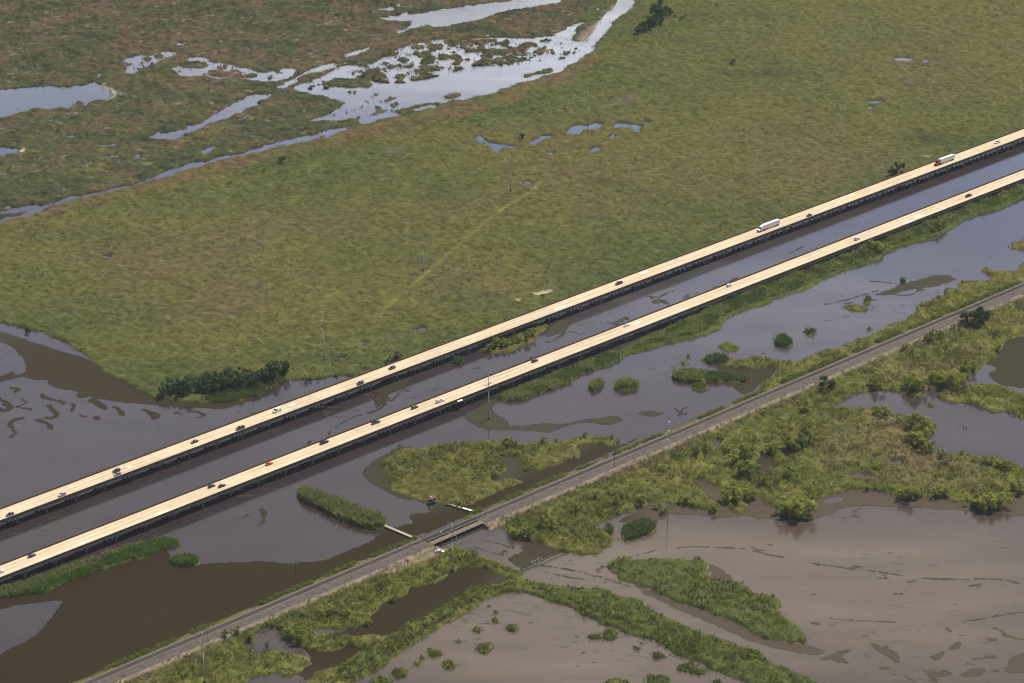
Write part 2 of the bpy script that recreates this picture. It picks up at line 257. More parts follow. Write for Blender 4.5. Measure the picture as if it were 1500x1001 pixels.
#@@TERRAIN
# ---------------------------------------------------------------- outlines traced on the ground (photo pixels -> ground plane)
BANK = [(-60,470),(0,473),(25,478),(45,487),(60,486),(75,494),(95,502),(115,513),(130,527),(150,545),(170,556),(185,564),(200,571),(207,577),(228,581),(250,588),(275,591),(310,592),(340,590),(360,586),(385,579),(400,568),(410,560),(425,557),(450,557),(463,558),(480,552),(500,550),(520,553),(540,560),(600,540),(700,502),(900,427),(1100,351),(1300,276),(1500,201),(1640,150)]
FAR_LAND = BANK + [(1640,-190),(-140,-190),(-140,470)]
OPS = [('+', FAR_LAND),
 # far ponds and canals
 ('-', [(-40,131),(16,131),(38,128),(60,126),(85,127),(100,127),(122,125),(131,122),(138,119),(141,114),(143,108),(151,107),(150,113),(143,117),(141,121),(148,127),(156,131),(164,134),(165,138),(159,145),(152,148),(146,147),(130,148),(129,154),(126,157),(122,151),(115,150),(104,155),(97,159),(75,160),(52,160),(44,165),(30,167),(12,171),(-40,180)]),
 ('-', [(-30,216),(8,216),(20,219),(29,221),(20,226),(0,230),(-30,231)]),
 ('-', [(94,199),(104,195),(113,198),(110,203),(100,204)]), ('-', [(165,167),(176,164),(173,169)]), ('-', [(196,228),(203,225),(209,229),(206,233),(198,232)]), ('-', [(123,185),(132,181),(131,188)]),
 ('-', [(170,93),(186,88),(193,84),(203,80),(212,81),(222,79),(228,76),(236,76),(248,74),(256,78),(258,82),(250,84),(242,84),(238,89),(230,93),(222,96),(214,98),(206,99),(199,104),(194,108),(186,107),(181,103),(185,97),(190,95),(182,93)]),
 ('-', [(270,86),(280,83),(290,85),(300,85),(305,89),(314,92),(327,93),(338,95),(344,98),(352,100),(362,102),(370,104),(380,105),(392,105),(402,101),(412,101),(424,100),(436,103),(425,116),(405,121),(395,122),(378,120),(368,118),(352,115),(330,116),(310,114),(290,111),(275,113),(265,109),(258,105),(246,103),(255,99),(262,98),(275,102),(290,101),(305,99),(308,96),(300,94),(290,91),(275,89)]),
 ('+', [(300,104),(318,103),(332,106),(334,113),(318,113),(304,110)]), ('+', [(333,104),(352,103),(357,107),(350,114),(336,113)]), ('+', [(357,109),(372,107),(379,111),(372,115),(358,114)]), ('+', [(391,110),(402,108),(405,112),(396,115)]),
 ('+', [(226,83),(233,80),(239,83),(237,87),(229,87)]), ('+', [(210,86),(216,83),(221,86),(217,90)]), ('+', [(204,92),(209,90),(212,93),(208,95)]),
 ('-', [(404,129),(420,118),(440,109),(463,98),(478,95),(491,93),(491,97),(480,102),(465,109),(448,116),(430,124),(415,130)]),
 ('-', [(503,83),(518,76),(530,72),(546,65),(546,69),(534,75),(520,82),(511,86)]),
 ('-', [(432,127),(440,122),(455,119),(468,112),(480,107),(492,103),(500,99),(512,93),(525,95),(538,96),(550,92),(565,80),(600,66),(640,58),(690,57),(720,56),(750,57),(770,57),(800,54),(818,48),(835,40),(850,33),(856,34),(846,44),(838,52),(842,60),(853,62),(862,54),(872,44),(880,34),(886,24),(895,12),(903,3),(906,-12),(934,-12),(925,10),(915,18),(903,26),(893,36),(885,50),(877,62),(868,76),(850,84),(843,92),(828,98),(815,108),(800,112),(780,117),(760,124),(730,134),(710,140),(690,144),(668,147),(655,151),(630,151),(610,154),(590,160),(580,164),(588,169),(575,172),(555,177),(545,181),(530,181),(528,177),(515,173),(500,176),(480,177),(462,178),(450,178),(470,172),(487,165),(497,158),(508,153),(500,148),(480,143),(450,137),(432,132)]),
 ('m', [(560,78),(600,62),(640,57),(700,57),(740,57),(765,60),(805,72),(792,82),(762,90),(735,95),(692,98),(640,113),(600,122),(570,123),(540,119),(515,111),(512,101),(530,92),(548,90)]),
 ('n', [(470,150),(500,132),(560,134),(600,140),(590,158),(545,172),(470,178)]), ('n', [(700,62),(790,62),(838,52),(862,40),(880,34),(862,66),(836,86),(790,92),(740,98),(700,98)]), ('n', [(180,96),(258,76),(300,84),(350,96),(420,102),(420,118),(300,114),(180,106)]), ('n', [(440,120),(500,98),(560,96),(570,112),(520,126),(450,134)]),
 ('+', [(476,121),(500,115),(530,115),(546,126),(530,129),(500,128),(480,126)]), ('+', [(651,142),(665,136),(681,135),(673,143),(655,145)]), ('+', [(762,113),(790,104),(811,101),(811,106),(785,111),(765,116)]), ('+', [(817,81),(830,76),(839,77),(830,82)]),
 ('+', [(436,118),(450,110),(464,107),(468,111),(452,117),(440,122)]),
 ('-', [(600,162),(632,153),(641,158),(615,164)]),
 ('-', [(551,16),(565,11),(575,8),(585,4),(590,7),(600,7),(606,10),(595,15),(592,21),(600,22),(630,17),(660,12),(690,9),(710,5),(735,2),(755,-1),(800,-14),(836,-14),(826,3),(800,7),(780,11),(760,13),(740,17),(720,23),(700,29),(680,34),(650,39),(635,41),(628,36),(610,41),(595,47),(585,50),(581,48),(590,42),(602,36),(605,31),(590,32),(570,31),(560,27)]),
 ('m', [(530,6),(575,-4),(615,-2),(612,12),(592,20),(565,28),(545,20)]),
 ('-', [(-40,314),(8,309),(14,304),(30,303),(48,297),(62,300),(95,290),(140,281),(170,274),(200,267),(225,257),(245,249),(265,243),(300,236),(325,228),(350,225),(370,219),(395,212),(420,205),(445,199),(470,194),(490,188),(513,184),(515,189),(498,195),(478,205),(455,206),(430,212),(400,218),(375,224),(350,231),(320,237),(300,242),(270,250),(245,258),(225,265),(200,273),(170,280),(140,286),(100,295),(80,301),(62,307),(72,310),(40,318),(10,325),(-40,332)]),
 ('+', [(-30,317),(10,314),(35,310),(36,313),(15,318),(-30,323)]), ('+', [(467,203),(474,200),(478,203),(470,206)]),
 ('-', [(220,202),(228,196),(240,195),(255,193),(268,190),(280,184),(293,180),(300,174),(314,169),(325,162),(333,157),(345,152),(355,148),(358,142),(370,139),(385,137),(399,135),(400,141),(392,146),(378,149),(375,156),(360,160),(350,165),(337,171),(325,176),(314,180),(300,186),(297,189),(285,191),(270,198),(255,205),(240,207),(228,205)]),
 ('-', [(295,224),(302,215),(306,212),(312,215),(318,218),(305,223),(298,226)]),
 # blue pools in the green marsh
 ('-', [(692,201),(700,199),(708,203),(712,207),(720,209),(730,211),(738,212),(745,213),(753,215),(752,219),(744,218),(738,216),(733,214),(730,217),(735,223),(731,225),(724,222),(718,216),(712,211),(704,213),(698,209)]),
 ('-', [(776,208),(785,202),(793,198),(800,197),(812,198),(808,203),(797,204),(790,207),(785,211),(780,212)]),
 ('-', [(836,186),(848,183),(858,184),(868,181),(874,180),(883,183),(886,187),(875,189),(862,191),(853,191),(857,195),(852,199),(842,199),(834,197),(829,192),(840,190)]),
 ('-', [(896,184),(906,180),(918,180),(928,183),(941,185),(939,190),(933,194),(927,191),(929,188),(918,188),(905,188)]),
 ('-', [(941,180),(950,178),(953,182),(944,183)]), ('-', [(889,199),(900,196),(902,202),(894,203)]), ('-', [(863,218),(872,215),(881,217),(878,223),(868,223)]), ('-', [(798,224),(808,222),(814,226),(806,229)]), ('-', [(761,266),(770,263),(781,265),(780,271),(768,271)]),
 ('-', [(1309,87),(1320,84),(1335,86),(1330,91),(1318,91)]), ('-', [(1267,149),(1282,147),(1298,149),(1290,152),(1272,152)]), ('-', [(1266,158),(1275,155),(1281,159),(1272,162)]), ('-', [(1349,91),(1357,89),(1355,94)]),
 ('-', [(153,360),(160,360),(160,366),(154,365)]), ('-', [(152,374),(166,376),(160,379)]), ('-', [(604,482),(618,478),(627,482),(617,487),(608,486)]), ('-', [(493,524),(506,522),(504,528),(496,528)]), ('-', [(531,500),(539,501),(536,506)]),
 # bank under the far bridge, and the reed margin of the near bridge
 ('+', [(680,520),(700,514),(716,519),(738,517),(752,515),(768,507),(784,499),(796,488),(806,474),(760,476)]), ('+', [(662,531),(669,527),(678,527),(681,532),(672,536)]),
 ('+', [(728,583),(735,588),(750,590),(765,586),(775,583),(790,577),(809,570),(834,565),(843,554),(851,548),(878,541),(895,535),(910,526),(926,518),(937,516),(962,511),(979,505),(1000,499),(1030,494),(1045,487),(1058,478),(1063,466),(1090,456),(1121,448),(1137,439),(1155,432),(1182,426),(1196,415),(1214,407),(1237,397),(1268,389),(1286,382),(1300,371),(1322,362),(1340,356),(1363,347),(1385,342),(1408,328),(1422,319),(1447,313),(1473,302),(1500,291),(1600,255),(1600,222),(1500,262),(1400,302),(1300,341),(1200,381),(1100,420),(1050,444),(1000,470),(952,491),(910,512),(868,527),(838,540),(813,548),(782,562),(752,572),(735,580)]),
 ('+', [(-60,872),(0,865),(46,852),(113,828),(169,808),(205,798),(241,790),(265,793),(266,797),(255,803),(231,807),(226,814),(178,825),(154,832),(140,836),(130,844),(106,850),(96,857),(65,868),(24,874),(-60,884)]),
 ('+', [(248,821),(256,829),(268,832),(284,831),(293,827),(289,819),(280,815),(262,816)]),
 ('+', [(436,723),(438,731),(450,739),(470,748),(490,758),(508,768),(530,774),(550,777),(563,775),(568,768),(566,762),(550,758),(530,750),(510,742),(490,733),(470,727),(450,720),(440,718)]),
 # islands in the wide water between bridge and railway
 ('+', [(558,676),(576,665),(587,658),(613,656),(640,652),(672,650),(693,648),(720,647),(747,650),(763,652),(787,649),(813,649),(840,645),(867,640),(893,642),(916,645),(901,655),(885,653),(872,650),(845,652),(846,660),(849,671),(827,677),(811,684),(795,689),(781,693),(765,689),(764,680),(756,675),(757,669),(740,668),(728,672),(731,676),(744,683),(741,691),(731,697),(720,700),(724,706),(747,702),(766,705),(760,710),(744,716),(720,724),(709,729),(688,741),(667,741),(640,737),(621,734),(587,726),(573,718),(568,702),(560,689)]),
 ('+', [(863,570),(866,560),(875,556),(885,558),(885,566),(876,573),(868,575)]), ('+', [(898,568),(905,560),(915,556),(930,558),(938,564),(932,571),(915,572),(902,572)]), ('+', [(1053,508),(1060,503),(1075,503),(1084,510),(1078,515),(1065,516),(1056,513)]),
 ('+', [(1133,501),(1138,496),(1148,494),(1160,500),(1163,506),(1152,510),(1140,508)]), ('+', [(1178,485),(1196,484),(1195,490),(1182,490)]), ('+', [(1235,450),(1245,447),(1262,449),(1273,453),(1265,457),(1245,456)]), ('+', [(1264,442),(1270,438),(1277,440),(1273,446),(1267,446)]), ('+', [(1317,414),(1323,411),(1329,414),(1323,417)]),
 ('+', [(1268,483),(1273,480),(1279,483),(1274,486)]), ('+', [(996,531),(1002,527),(1008,531),(1002,535)]), ('+', [(1005,524),(1008,521),(1011,525)]), ('+', [(1012,566),(1030,563),(1038,568),(1032,574),(1015,571)]),
 ('+', [(1477,366),(1486,357),(1520,340),(1560,330),(1540,365),(1490,366)]),
 ('+', [(984,551),(996,545),(1016,544),(1034,547),(1062,550),(1090,553),(1099,557),(1096,562),(1062,561),(1034,561),(1014,562),(998,561),(988,557)]),
 ('+', [(1020,528),(1032,525),(1058,524),(1070,529),(1090,528),(1098,523),(1126,526),(1150,530),(1176,529),(1190,522),(1216,513),(1230,510),(1250,501),(1280,490),(1300,479),(1328,468),(1344,457),(1338,450),(1356,444),(1384,435),(1384,425),(1408,423),(1400,417),(1408,412),(1426,411),(1444,413),(1452,410),(1448,404),(1432,398),(1444,392),(1458,398),(1488,398),(1494,389),(1530,378),(1580,350),(1580,395),(1500,424),(1150,572),(1100,590),(1112,572),(1118,560),(1130,552),(1134,540),(1110,540),(1086,544),(1060,536),(1040,531)]),
 # land south of the railway
 ('+', [(732,762),(736,772),(750,789),(766,790),(784,791),(800,799),(820,811),(840,812),(856,815),(878,812),(886,803),(898,797),(897,788),(882,780),(874,772),(884,764),(892,758),(912,752),(928,750),(931,744),(944,744),(954,734),(968,744),(978,753),(983,750),(968,738),(960,730),(980,737),(996,741),(1010,745),(1038,749),(1052,755),(1056,744),(1064,734),(1074,750),(1090,751),(1097,740),(1089,732),(1106,734),(1110,721),(1116,728),(1120,737),(1136,743),(1140,755),(1160,758),(1176,759),(1185,753),(1189,737),(1210,725),(1230,721),(1250,717),(1266,718),(1297,722),(1314,729),(1343,731),(1367,728),(1387,733),(1400,738),(1417,735),(1437,746),(1455,745),(1472,742),(1477,736),(1488,728),(1488,720),(1500,717),(1600,706),(1640,380),(1500,437),(1000,650),(800,732)]),
 ('-', [(1225,592),(1244,584),(1253,577),(1279,574),(1292,572),(1305,572),(1316,575),(1334,580),(1349,584),(1354,574),(1376,571),(1389,567),(1404,566),(1417,556),(1433,542),(1444,532),(1458,527),(1468,508),(1480,498),(1520,488),(1600,470),(1600,560),(1510,577),(1492,577),(1465,563),(1440,565),(1420,565),(1398,573),(1376,576),(1369,582),(1387,587),(1398,592),(1409,589),(1433,595),(1448,602),(1459,606),(1477,604),(1490,610),(1500,615),(1600,630),(1600,705),(1500,685),(1483,681),(1459,672),(1437,670),(1420,666),(1402,666),(1387,666),(1367,662),(1361,659),(1358,645),(1364,639),(1371,631),(1365,623),(1358,617),(1343,610),(1323,612),(1310,606),(1301,599),(1272,599),(1244,597),(1226,597)]),
 ('+', [(1352,592),(1362,590),(1374,593),(1368,598),(1356,597)]),
 ('-', [(1242,696),(1258,692),(1275,695),(1282,700),(1262,702),(1250,698)]), ('-', [(1269,666),(1288,669),(1280,673)]), ('-', [(1200,675),(1212,677),(1218,681),(1203,680)]), ('-', [(1043,646),(1052,641),(1057,650),(1048,656)]), ('-', [(1097,706),(1104,707),(1111,718),(1101,717)]), ('-', [(1301,676),(1312,673),(1322,676),(1312,679)]),
 ('-', [(1012,702),(1036,702),(1038,710),(1060,716),(1063,730),(1054,740),(1044,733),(1030,720)]),
 ('-', [(1110,668),(1130,664),(1136,674),(1128,694),(1112,700),(1104,690)]),
 ('+', [(908,780),(915,771),(930,766),(945,763),(960,766),(962,776),(950,784),(930,791),(915,794),(909,789)]), ('+', [(884,772),(890,769),(898,773),(901,781),(892,785),(886,780)]),
 # land south-west of the railway bridge, the berm and the lower islands
 ('+', [(90,1040),(150,990),(300,936),(640,800),(652,790),(668,800),(687,808),(701,814),(717,819),(737,824),(757,833),(766,838),(764,845),(775,852),(797,857),(830,861),(856,862),(876,862),(894,865),(898,871),(909,877),(925,877),(941,881),(941,889),(961,897),(981,907),(1001,915),(1031,927),(1056,935),(1086,948),(1108,954),(1120,960),(1137,973),(1157,980),(1175,990),(1215,1010),(1330,1060),(1200,1060),(1095,1003),(1080,995),(1065,990),(1041,982),(1031,971),(1011,966),(993,960),(973,948),(957,939),(925,932),(908,923),(884,917),(864,907),(850,899),(832,890),(818,888),(806,882),(797,879),(779,870),(757,868),(737,869),(721,875),(701,885),(685,898),(658,911),(632,927),(614,938),(606,944),(588,954),(584,960),(570,966),(556,980),(542,990),(520,999),(440,1040)]),
 ('-', [(520,920),(540,910),(546,898),(566,881),(596,873),(598,861),(616,859),(644,852),(661,843),(677,831),(697,831),(713,833),(721,839),(737,846),(750,850),(741,852),(717,857),(697,861),(685,868),(669,876),(649,888),(628,898),(606,910),(590,922),(576,932),(560,930),(540,930),(525,934),(501,930),(459,928),(467,920),(501,922)]),
 ('-', [(369,924),(391,920),(411,922),(413,935),(420,942),(440,948),(470,955),(495,955),(505,948),(537,949),(517,963),(497,975),(470,984),(450,996),(430,1030),(330,1030),(352,1003),(375,990),(400,988),(425,993),(440,984),(456,970),(445,960),(415,954),(395,953),(378,958),(370,950),(352,948),(360,940),(376,940),(370,930)]),
 ('+', [(888,832),(900,822),(911,818),(921,819),(947,821),(957,818),(971,820),(989,818),(1005,820),(1029,820),(1036,826),(1035,833),(1039,844),(1041,850),(1061,852),(1080,855),(1094,860),(1108,872),(1124,873),(1143,880),(1143,888),(1139,894),(1153,906),(1167,917),(1177,928),(1183,932),(1180,945),(1165,941),(1151,940),(1140,939),(1120,937),(1104,929),(1094,919),(1066,907),(1046,904),(1040,897),(1020,889),(997,885),(973,873),(957,867),(925,855),(908,847),(896,839)]),
 ('-', [(1051,882),(1065,877),(1080,876),(1066,880)]),
]
def ell(cx, cy, rx, ry, n=10, jit=.18):
    r = random.Random(int(cx * 7 + cy)); return [(cx + rx * (1 + r.uniform(-jit, jit)) * math.cos(6.2832 * k / n), cy + ry * (1 + r.uniform(-jit, jit)) * math.sin(6.2832 * k / n)) for k in range(n)]
POND_ISLETS = [(711,949,15,8),(699,923,9,5),(727,910,9,4),(749,920,13,5),(657,975,12,6),(587,986,13,7),(637,957,14,6),(672,940,6,3),(727,897,4,4),(614,974,7,3),(618,963,4,3),(560,998,16,6),(869,934,10,3),(896,930,12,8),(1007,979,11,5),(1024,984,10,4),(965,996,20,9),(905,1001,18,5),(1049,1001,7,4),(932,950,7,3),(965,962,10,4),(941,942,6,2)]
OPS += [('+', ell(*e)) for e in POND_ISLETS]
MATS = [  # floating and just-submerged weed, drawn where there is water
 [(-60,465),(200,550),(400,540),(385,583),(350,593),(324,601),(300,598),(265,597),(220,593),(185,591),(145,585),(130,581),(118,585),(107,580),(116,575),(95,571),(80,570),(70,563),(72,557),(48,557),(35,552),(22,554),(8,559),(-60,569)],
 [(-60,868),(60,850),(160,815),(235,795),(245,806),(250,815),(262,822),(290,826),(326,824),(350,822),(399,821),(423,826),(441,823),(470,822),(500,811),(528,798),(548,788),(560,781),(566,776),(600,786),(606,792),(100,1030),(-60,1030)],
 [(434,720),(437,735),(452,747),(480,758),(500,769),(530,779),(555,783),(570,770),(560,760)],
 [(556,783),(566,776),(574,773),(588,770),(604,765),(600,760),(601,753),(612,751),(630,750),(622,741),(640,730),(668,735),(700,735),(720,740),(604,792)],
 [(529,689),(550,673),(564,664),(582,655),(605,653),(620,700),(605,735),(586,730),(572,724),(556,715),(540,706),(531,697)],
 [(715,668),(760,664),(780,694),(830,676),(852,668),(845,652),(870,648),(905,656),(925,644),(945,640),(760,725),(690,755),(680,738),(740,712),(765,705),(715,706)],
 [(677,610),(700,597),(714,586),(727,584),(721,601),(731,607),(744,616),(746,624),(769,623),(801,620),(826,621),(847,616),(878,611),(901,609),(916,616),(889,624),(859,618),(830,624),(807,635),(784,632),(752,631),(727,632),(705,630),(688,621)],
 [(927,606),(945,601),(962,602),(975,606),(958,611),(938,610)],
 [(1044,536),(1084,534),(1136,534),(1136,552),(1116,562),(1108,572),(1085,580),(1078,568),(1062,565),(1060,552)],
 [(1012,700),(1036,700),(1064,714),(1067,734),(1054,745),(1040,735)], [(1100,664),(1138,662),(1138,690),(1112,703)],
 [(1440,532),(1456,524),(1456,512),(1480,494),(1600,470),(1600,555),(1508,570),(1470,566),(1458,560),(1450,553),(1446,545),(1462,541)],
 [(905,764),(925,752),(944,742),(955,732),(975,748),(977,753),(962,766),(955,771),(930,772),(925,764),(900,767)],
 [(975,700),(975,753),(1010,755),(1030,756),(1056,759),(1090,756),(1102,758),(1126,762),(1150,764),(1184,762),(1219,755),(1232,745),(1250,742),(1293,741),(1324,743),(1359,746),(1405,748),(1440,752),(1475,755),(1600,768),(1600,690),(1200,700)],
 [(772,791),(786,787),(822,806),(822,813),(790,823),(764,836),(743,823),(749,814),(762,810),(766,802)],
 [(515,925),(600,850),(700,825),(760,850),(690,880),(570,940),(450,930)], [(420,930),(540,940),(500,990),(450,1000),(430,985),(460,970)],
 [(1034,824),(1050,828),(1070,842),(1078,853),(1060,853),(1040,850)], [(925,850),(960,868),(1000,884),(1040,897),(1066,905),(1100,925),(1140,938),(1180,944),(1203,951),(1212,957),(1195,961),(1160,956),(1130,949),(1090,936),(1050,917),(1010,901),(970,883),(935,866)],
 [(1215,959),(1227,952),(1249,951),(1241,957),(1235,963),(1241,967),(1250,975),(1231,973),(1217,966),(1207,970),(1200,962)], [(1273,943),(1284,943),(1290,948),(1298,945),(1305,952),(1316,957),(1318,969),(1310,972),(1300,962),(1286,954)],
 [(1363,962),(1372,957),(1386,953),(1382,962),(1370,969)], [(1389,948),(1400,940),(1413,943),(1404,951),(1392,953)], [(1403,988),(1420,978),(1445,980),(1440,991),(1415,993)], [(1476,964),(1500,955),(1540,950),(1540,985),(1485,987),(1473,981)],
 [(806,476),(825,468),(836,470),(832,486),(812,492),(795,496)], [(556,556),(600,545),(604,560),(585,572),(568,580),(566,590),(552,600),(546,590),(552,572)],
 [(1278,432),(1300,424),(1318,418),(1360,404),(1392,402),(1400,412),(1372,420),(1330,426),(1300,434)], [(1330,356),(1362,346),(1384,340),(1384,347),(1350,358)],
]
MAT_HOLES = [[(-60,498),(0,500),(20,512),(35,527),(40,540),(35,547),(22,550),(20,543),(0,552),(-60,560)], [(-60,898),(0,895),(31,886),(94,879),(84,891),(72,907),(63,920),(41,938),(12,949),(0,959),(-60,980)], [(1205,735),(1218,728),(1236,727),(1234,735),(1215,737)], [(0,565),(20,556),(36,554),(50,560),(64,572),(40,600),(0,590)]]
LINES = [([(60,577),(64,582),(75,585),(88,588),(96,592)],3),([(70,593),(78,600),(85,608),(78,613),(68,612)],3.2),([(-5,584),(8,590),(15,597),(8,602),(-5,600)],5),([(22,595),(35,598),(48,601)],2.4),([(55,615),(62,618),(75,622),(72,630)],2.6),([(36,612),(20,616),(14,622),(25,635),(12,642)],2.6),([(104,591),(110,595),(104,605)],2.4),([(133,584),(145,592),(156,600)],4.5),([(165,595),(175,600),(181,610)],3.6),([(205,598),(220,605),(232,609),(222,614)],3.6),([(277,603),(290,603),(303,609),(285,613)],1.6),([(140,610),(145,616)],3),([(14,568),(28,569),(22,575)],2),([(30,583),(40,590),(30,595)],1.6),([(116,605),(122,612),(128,609)],1.6),
 ([(570,580),(565,590),(558,598),(548,604),(535,606)],1.2),([(535,606),(515,612),(500,620),(485,630)],.9),([(484,628),(482,638),(478,645)],1.0),([(455,645),(452,652),(445,655)],.9),([(600,575),(590,570),(582,580),(570,590)],1.0),
 ([(380,745),(388,752),(386,765),(378,770)],1.8),([(368,752),(352,760)],1),([(900,500),(880,508),(860,516)],1.0),([(830,486),(815,497),(800,503)],1.1),
 ([(1085,404),(1060,418),(1040,426),(1020,434)],1.5),([(1178,360),(1168,366),(1150,374)],.9),([(960,440),(975,430),(990,426)],1),
 ([(888,832),(905,822),(930,815),(970,804)],1.0),([(990,803),(1010,801),(1060,802),(1098,805),(1115,810),(1130,814),(1150,817)],1.0),([(1100,800),(1108,806),(1125,807)],.8),([(1180,824),(1230,831),(1290,838),(1340,847)],.8),([(1340,847),(1400,849),(1450,848),(1475,850),(1500,857)],1.0),([(780,826),(810,831),(850,838),(880,846),(915,857),(925,861)],1.1),([(790,836),(830,846),(870,850)],.8),
 ([(1210,905),(1240,909),(1290,911),(1320,912)],.7),([(1400,913),(1450,905),(1475,900),(1510,896)],.9),([(1384,918),(1394,928)],1.4),([(1186,911),(1200,915)],1.6),([(1450,920),(1466,922),(1470,930),(1490,936),(1510,938)],1.4),([(700,790),(730,796),(760,806)],.8),([(690,800),(720,810),(750,816)],.7),
 ([(985,596),(1000,608),(1010,604)],1.2),([(1010,596),(998,600),(995,612)],1.2),([(1270,412),(1300,414),(1320,418),(1350,422)],1.2),([(1200,448),(1240,440),(1270,430),(1290,425)],.8),([(1200,470),(1230,468),(1245,462)],.8),([(1300,430),(1330,434),(1350,424)],.9)]
for cx, cy, rx, ry in [(1298,947,3,1.5),(1189,913,2,1.5),(1104,858,2,1),(1152,838,3,1),(1192,871,4,1.6),(1212,878,3,1),(1213,920,3,1.2),(1214,895,3,1.2),(1224,912,2.5,1.2),(1235,911,2.5,1.2),(1216,917,3,1),(1303,907,5,2.2),(1330,884,3,1),(1390,890,3,1.4),(1328,902,2,1),(1398,885,2,.8),(1331,937,2,1),(1245,880,3,1),(814,946,2,1.2),(832,972,2,1),(853,956,2.5,1),(871,970,4,1.6),(800,986,1.6,2),(898,953,2,.8),(1145,852,2,1),(1166,835,2,1),(1150,875,2,1),(1202,884,1.5,1),(1061,860,1.5,1),(1222,930,2,1.4),(750,915,2,1),(716,888,1.5,1),(801,899,1.5,1.4),(335,812,2,1),(955,540,3,1),(975,564,3,1),(960,521,2.5,1),(1040,513,2,1),(1192,496,3,1),(1120,518,4,1.2),(1139,484,3,1)]:
    MATS.append(ell(cx, cy, rx, ry, 8, .3))
NOISE_MATS = [([(1240,968),(1290,973),(1330,984),(1400,976),(1440,960),(1500,944),(1600,940),(1600,1000),(1450,1004),(1380,1003),(1300,994)],.12,5.0),([(920,946),(945,944),(975,952),(1000,965),(1040,975),(1060,990),(1020,990),(985,978),(950,966)],.05,4.0),
 ([(1150,470),(1250,440),(1330,410),(1400,398),(1420,410),(1360,440),(1300,450),(1220,470)],.42,4.0),([(580,560),(720,510),(950,430),(1090,390),(1100,405),(960,460),(800,520),(600,600)],.42,4.0),([(640,770),(720,780),(770,800),(740,820),(700,812),(660,800)],.45,3.0),([(780,815),(900,826),(930,862),(860,858),(780,846)],.47,3.0),
 ([(1100,840),(1500,850),(1560,1000),(1230,960),(1180,930),(1130,870)],.80,6.0),([(560,960),(700,890),(790,890),(900,930),(950,1000),(520,1010)],.86,6.0),([(1060,800),(1250,820),(1500,840),(1560,870),(1400,860),(1200,850),(1080,815)],.5,4.0),([(1200,745),(1260,738),(1320,742),(1300,756),(1220,762)],.25,3.0),([(470,860),(600,620),(690,640),(560,700)],.62,4.0),([(60,590),(200,600),(330,604),(420,600),(330,625),(120,620)],.5,4.0)]

# ---------------------------------------------------------------- grid and signed distances
ys = [1150.0]
while ys[-1] < 2500: ys.append(ys[-1] + 1.0 + .9 * max(0, (ys[-1] - 1500) / 1000))
YS = np.array(ys); DX = 1.15; XS = np.arange(-620, 620 + DX, DX); NX, NY = len(XS), len(YS)
GX, GY = np.meshgrid(XS, YS); R = 10.0
TRK0 = -1029.35
GS = GX * DV[0] + GY * DV[1]; GC = GX * PV[0] + GY * PV[1]
GT = GC - (TRK0 + .00267 * (GS - 684))          # distance across the railway, positive on the south-east side
GAP0, GAP1 = 907.0, 942.0
def chaikin(P, closed=True):
    Q = []
    n = len(P)
    for i in range(n if closed else n - 1):
        a, b = P[i], P[(i + 1) % n]; Q += [.78 * a + .22 * b, .22 * a + .78 * b]
    return np.array(Q)
def poly_sd(px, smooth=True):
    P = GP(px)
    if smooth and len(P) > 3: P = chaikin(P)
    x0, y0 = P.min(0) - R; x1, y1 = P.max(0) + R
    i0, i1 = np.searchsorted(XS, [x0, x1]); j0, j1 = np.searchsorted(YS, [y0, y1])
    if i1 <= i0 or j1 <= j0: return None
    xs, yv = XS[i0:i1], YS[j0:j1]; d2 = np.full((len(yv), len(xs)), R * R, np.float32)
    n = len(P); cnt = np.zeros((len(yv), len(xs) + 1), np.int32)
    for k in range(n):
        ax, ay = P[k]; bx, by = P[(k + 1) % n]
        a0, a1 = np.searchsorted(xs, [min(ax, bx) - R, max(ax, bx) + R]); b0, b1 = np.searchsorted(yv, [min(ay, by) - R, max(ay, by) + R])
        if a1 > a0 and b1 > b0:
            X = xs[None, a0:a1]; Y = yv[b0:b1, None]; ex, ey = bx - ax, by - ay; L = ex * ex + ey * ey + 1e-9
            t = np.clip(((X - ax) * ex + (Y - ay) * ey) / L, 0, 1); q = (X - ax - t * ex) ** 2 + (Y - ay - t * ey) ** 2
            s = d2[b0:b1, a0:a1]; np.minimum(s, q, out=s)
        if ay != by:
            r0, r1 = np.searchsorted(yv, [min(ay, by), max(ay, by)])
            if r1 > r0:
                xc = ax + (yv[r0:r1] - ay) * (bx - ax) / (by - ay); np.add.at(cnt, (np.arange(r0, r1), np.searchsorted(xs, xc)), 1)
    ins = (np.cumsum(cnt, 1)[:, :-1] % 2) == 1
    d = np.sqrt(d2); return (slice(j0, j1), slice(i0, i1)), np.where(ins, d, -d)
def line_sd(px, w):
    P = GP(px); P = chaikin(P, False)
    x0, y0 = P.min(0) - R; x1, y1 = P.max(0) + R
    i0, i1 = np.searchsorted(XS, [x0, x1]); j0, j1 = np.searchsorted(YS, [y0, y1])
    if i1 <= i0 or j1 <= j0: return None
    X, Y = XS[None, i0:i1], YS[j0:j1, None]; d2 = np.full((j1 - j0, i1 - i0), R * R)
    for a, b in zip(P[:-1], P[1:]):
        e = b - a; t = np.clip(((X - a[0]) * e[0] + (Y - a[1]) * e[1]) / (e @ e + 1e-9), 0, 1); d2 = np.minimum(d2, (X - a[0] - t * e[0]) ** 2 + (Y - a[1] - t * e[1]) ** 2)
    return (slice(j0, j1), slice(i0, i1)), w - np.sqrt(d2)
def px_mask(px, soft=6.0):
    m = np.zeros((NY, NX), np.float32); r = poly_sd(px)
    if r: m[r[0]] = sstep(-soft, soft, r[1])
    return m
SD = np.full((NY, NX), -R, np.float32)
nz_fine = fbm(GX, GY * .6, 4.2, 73, 3)
nz_mix = fbm(GX, GY * .6, 7.5, 71, 4)
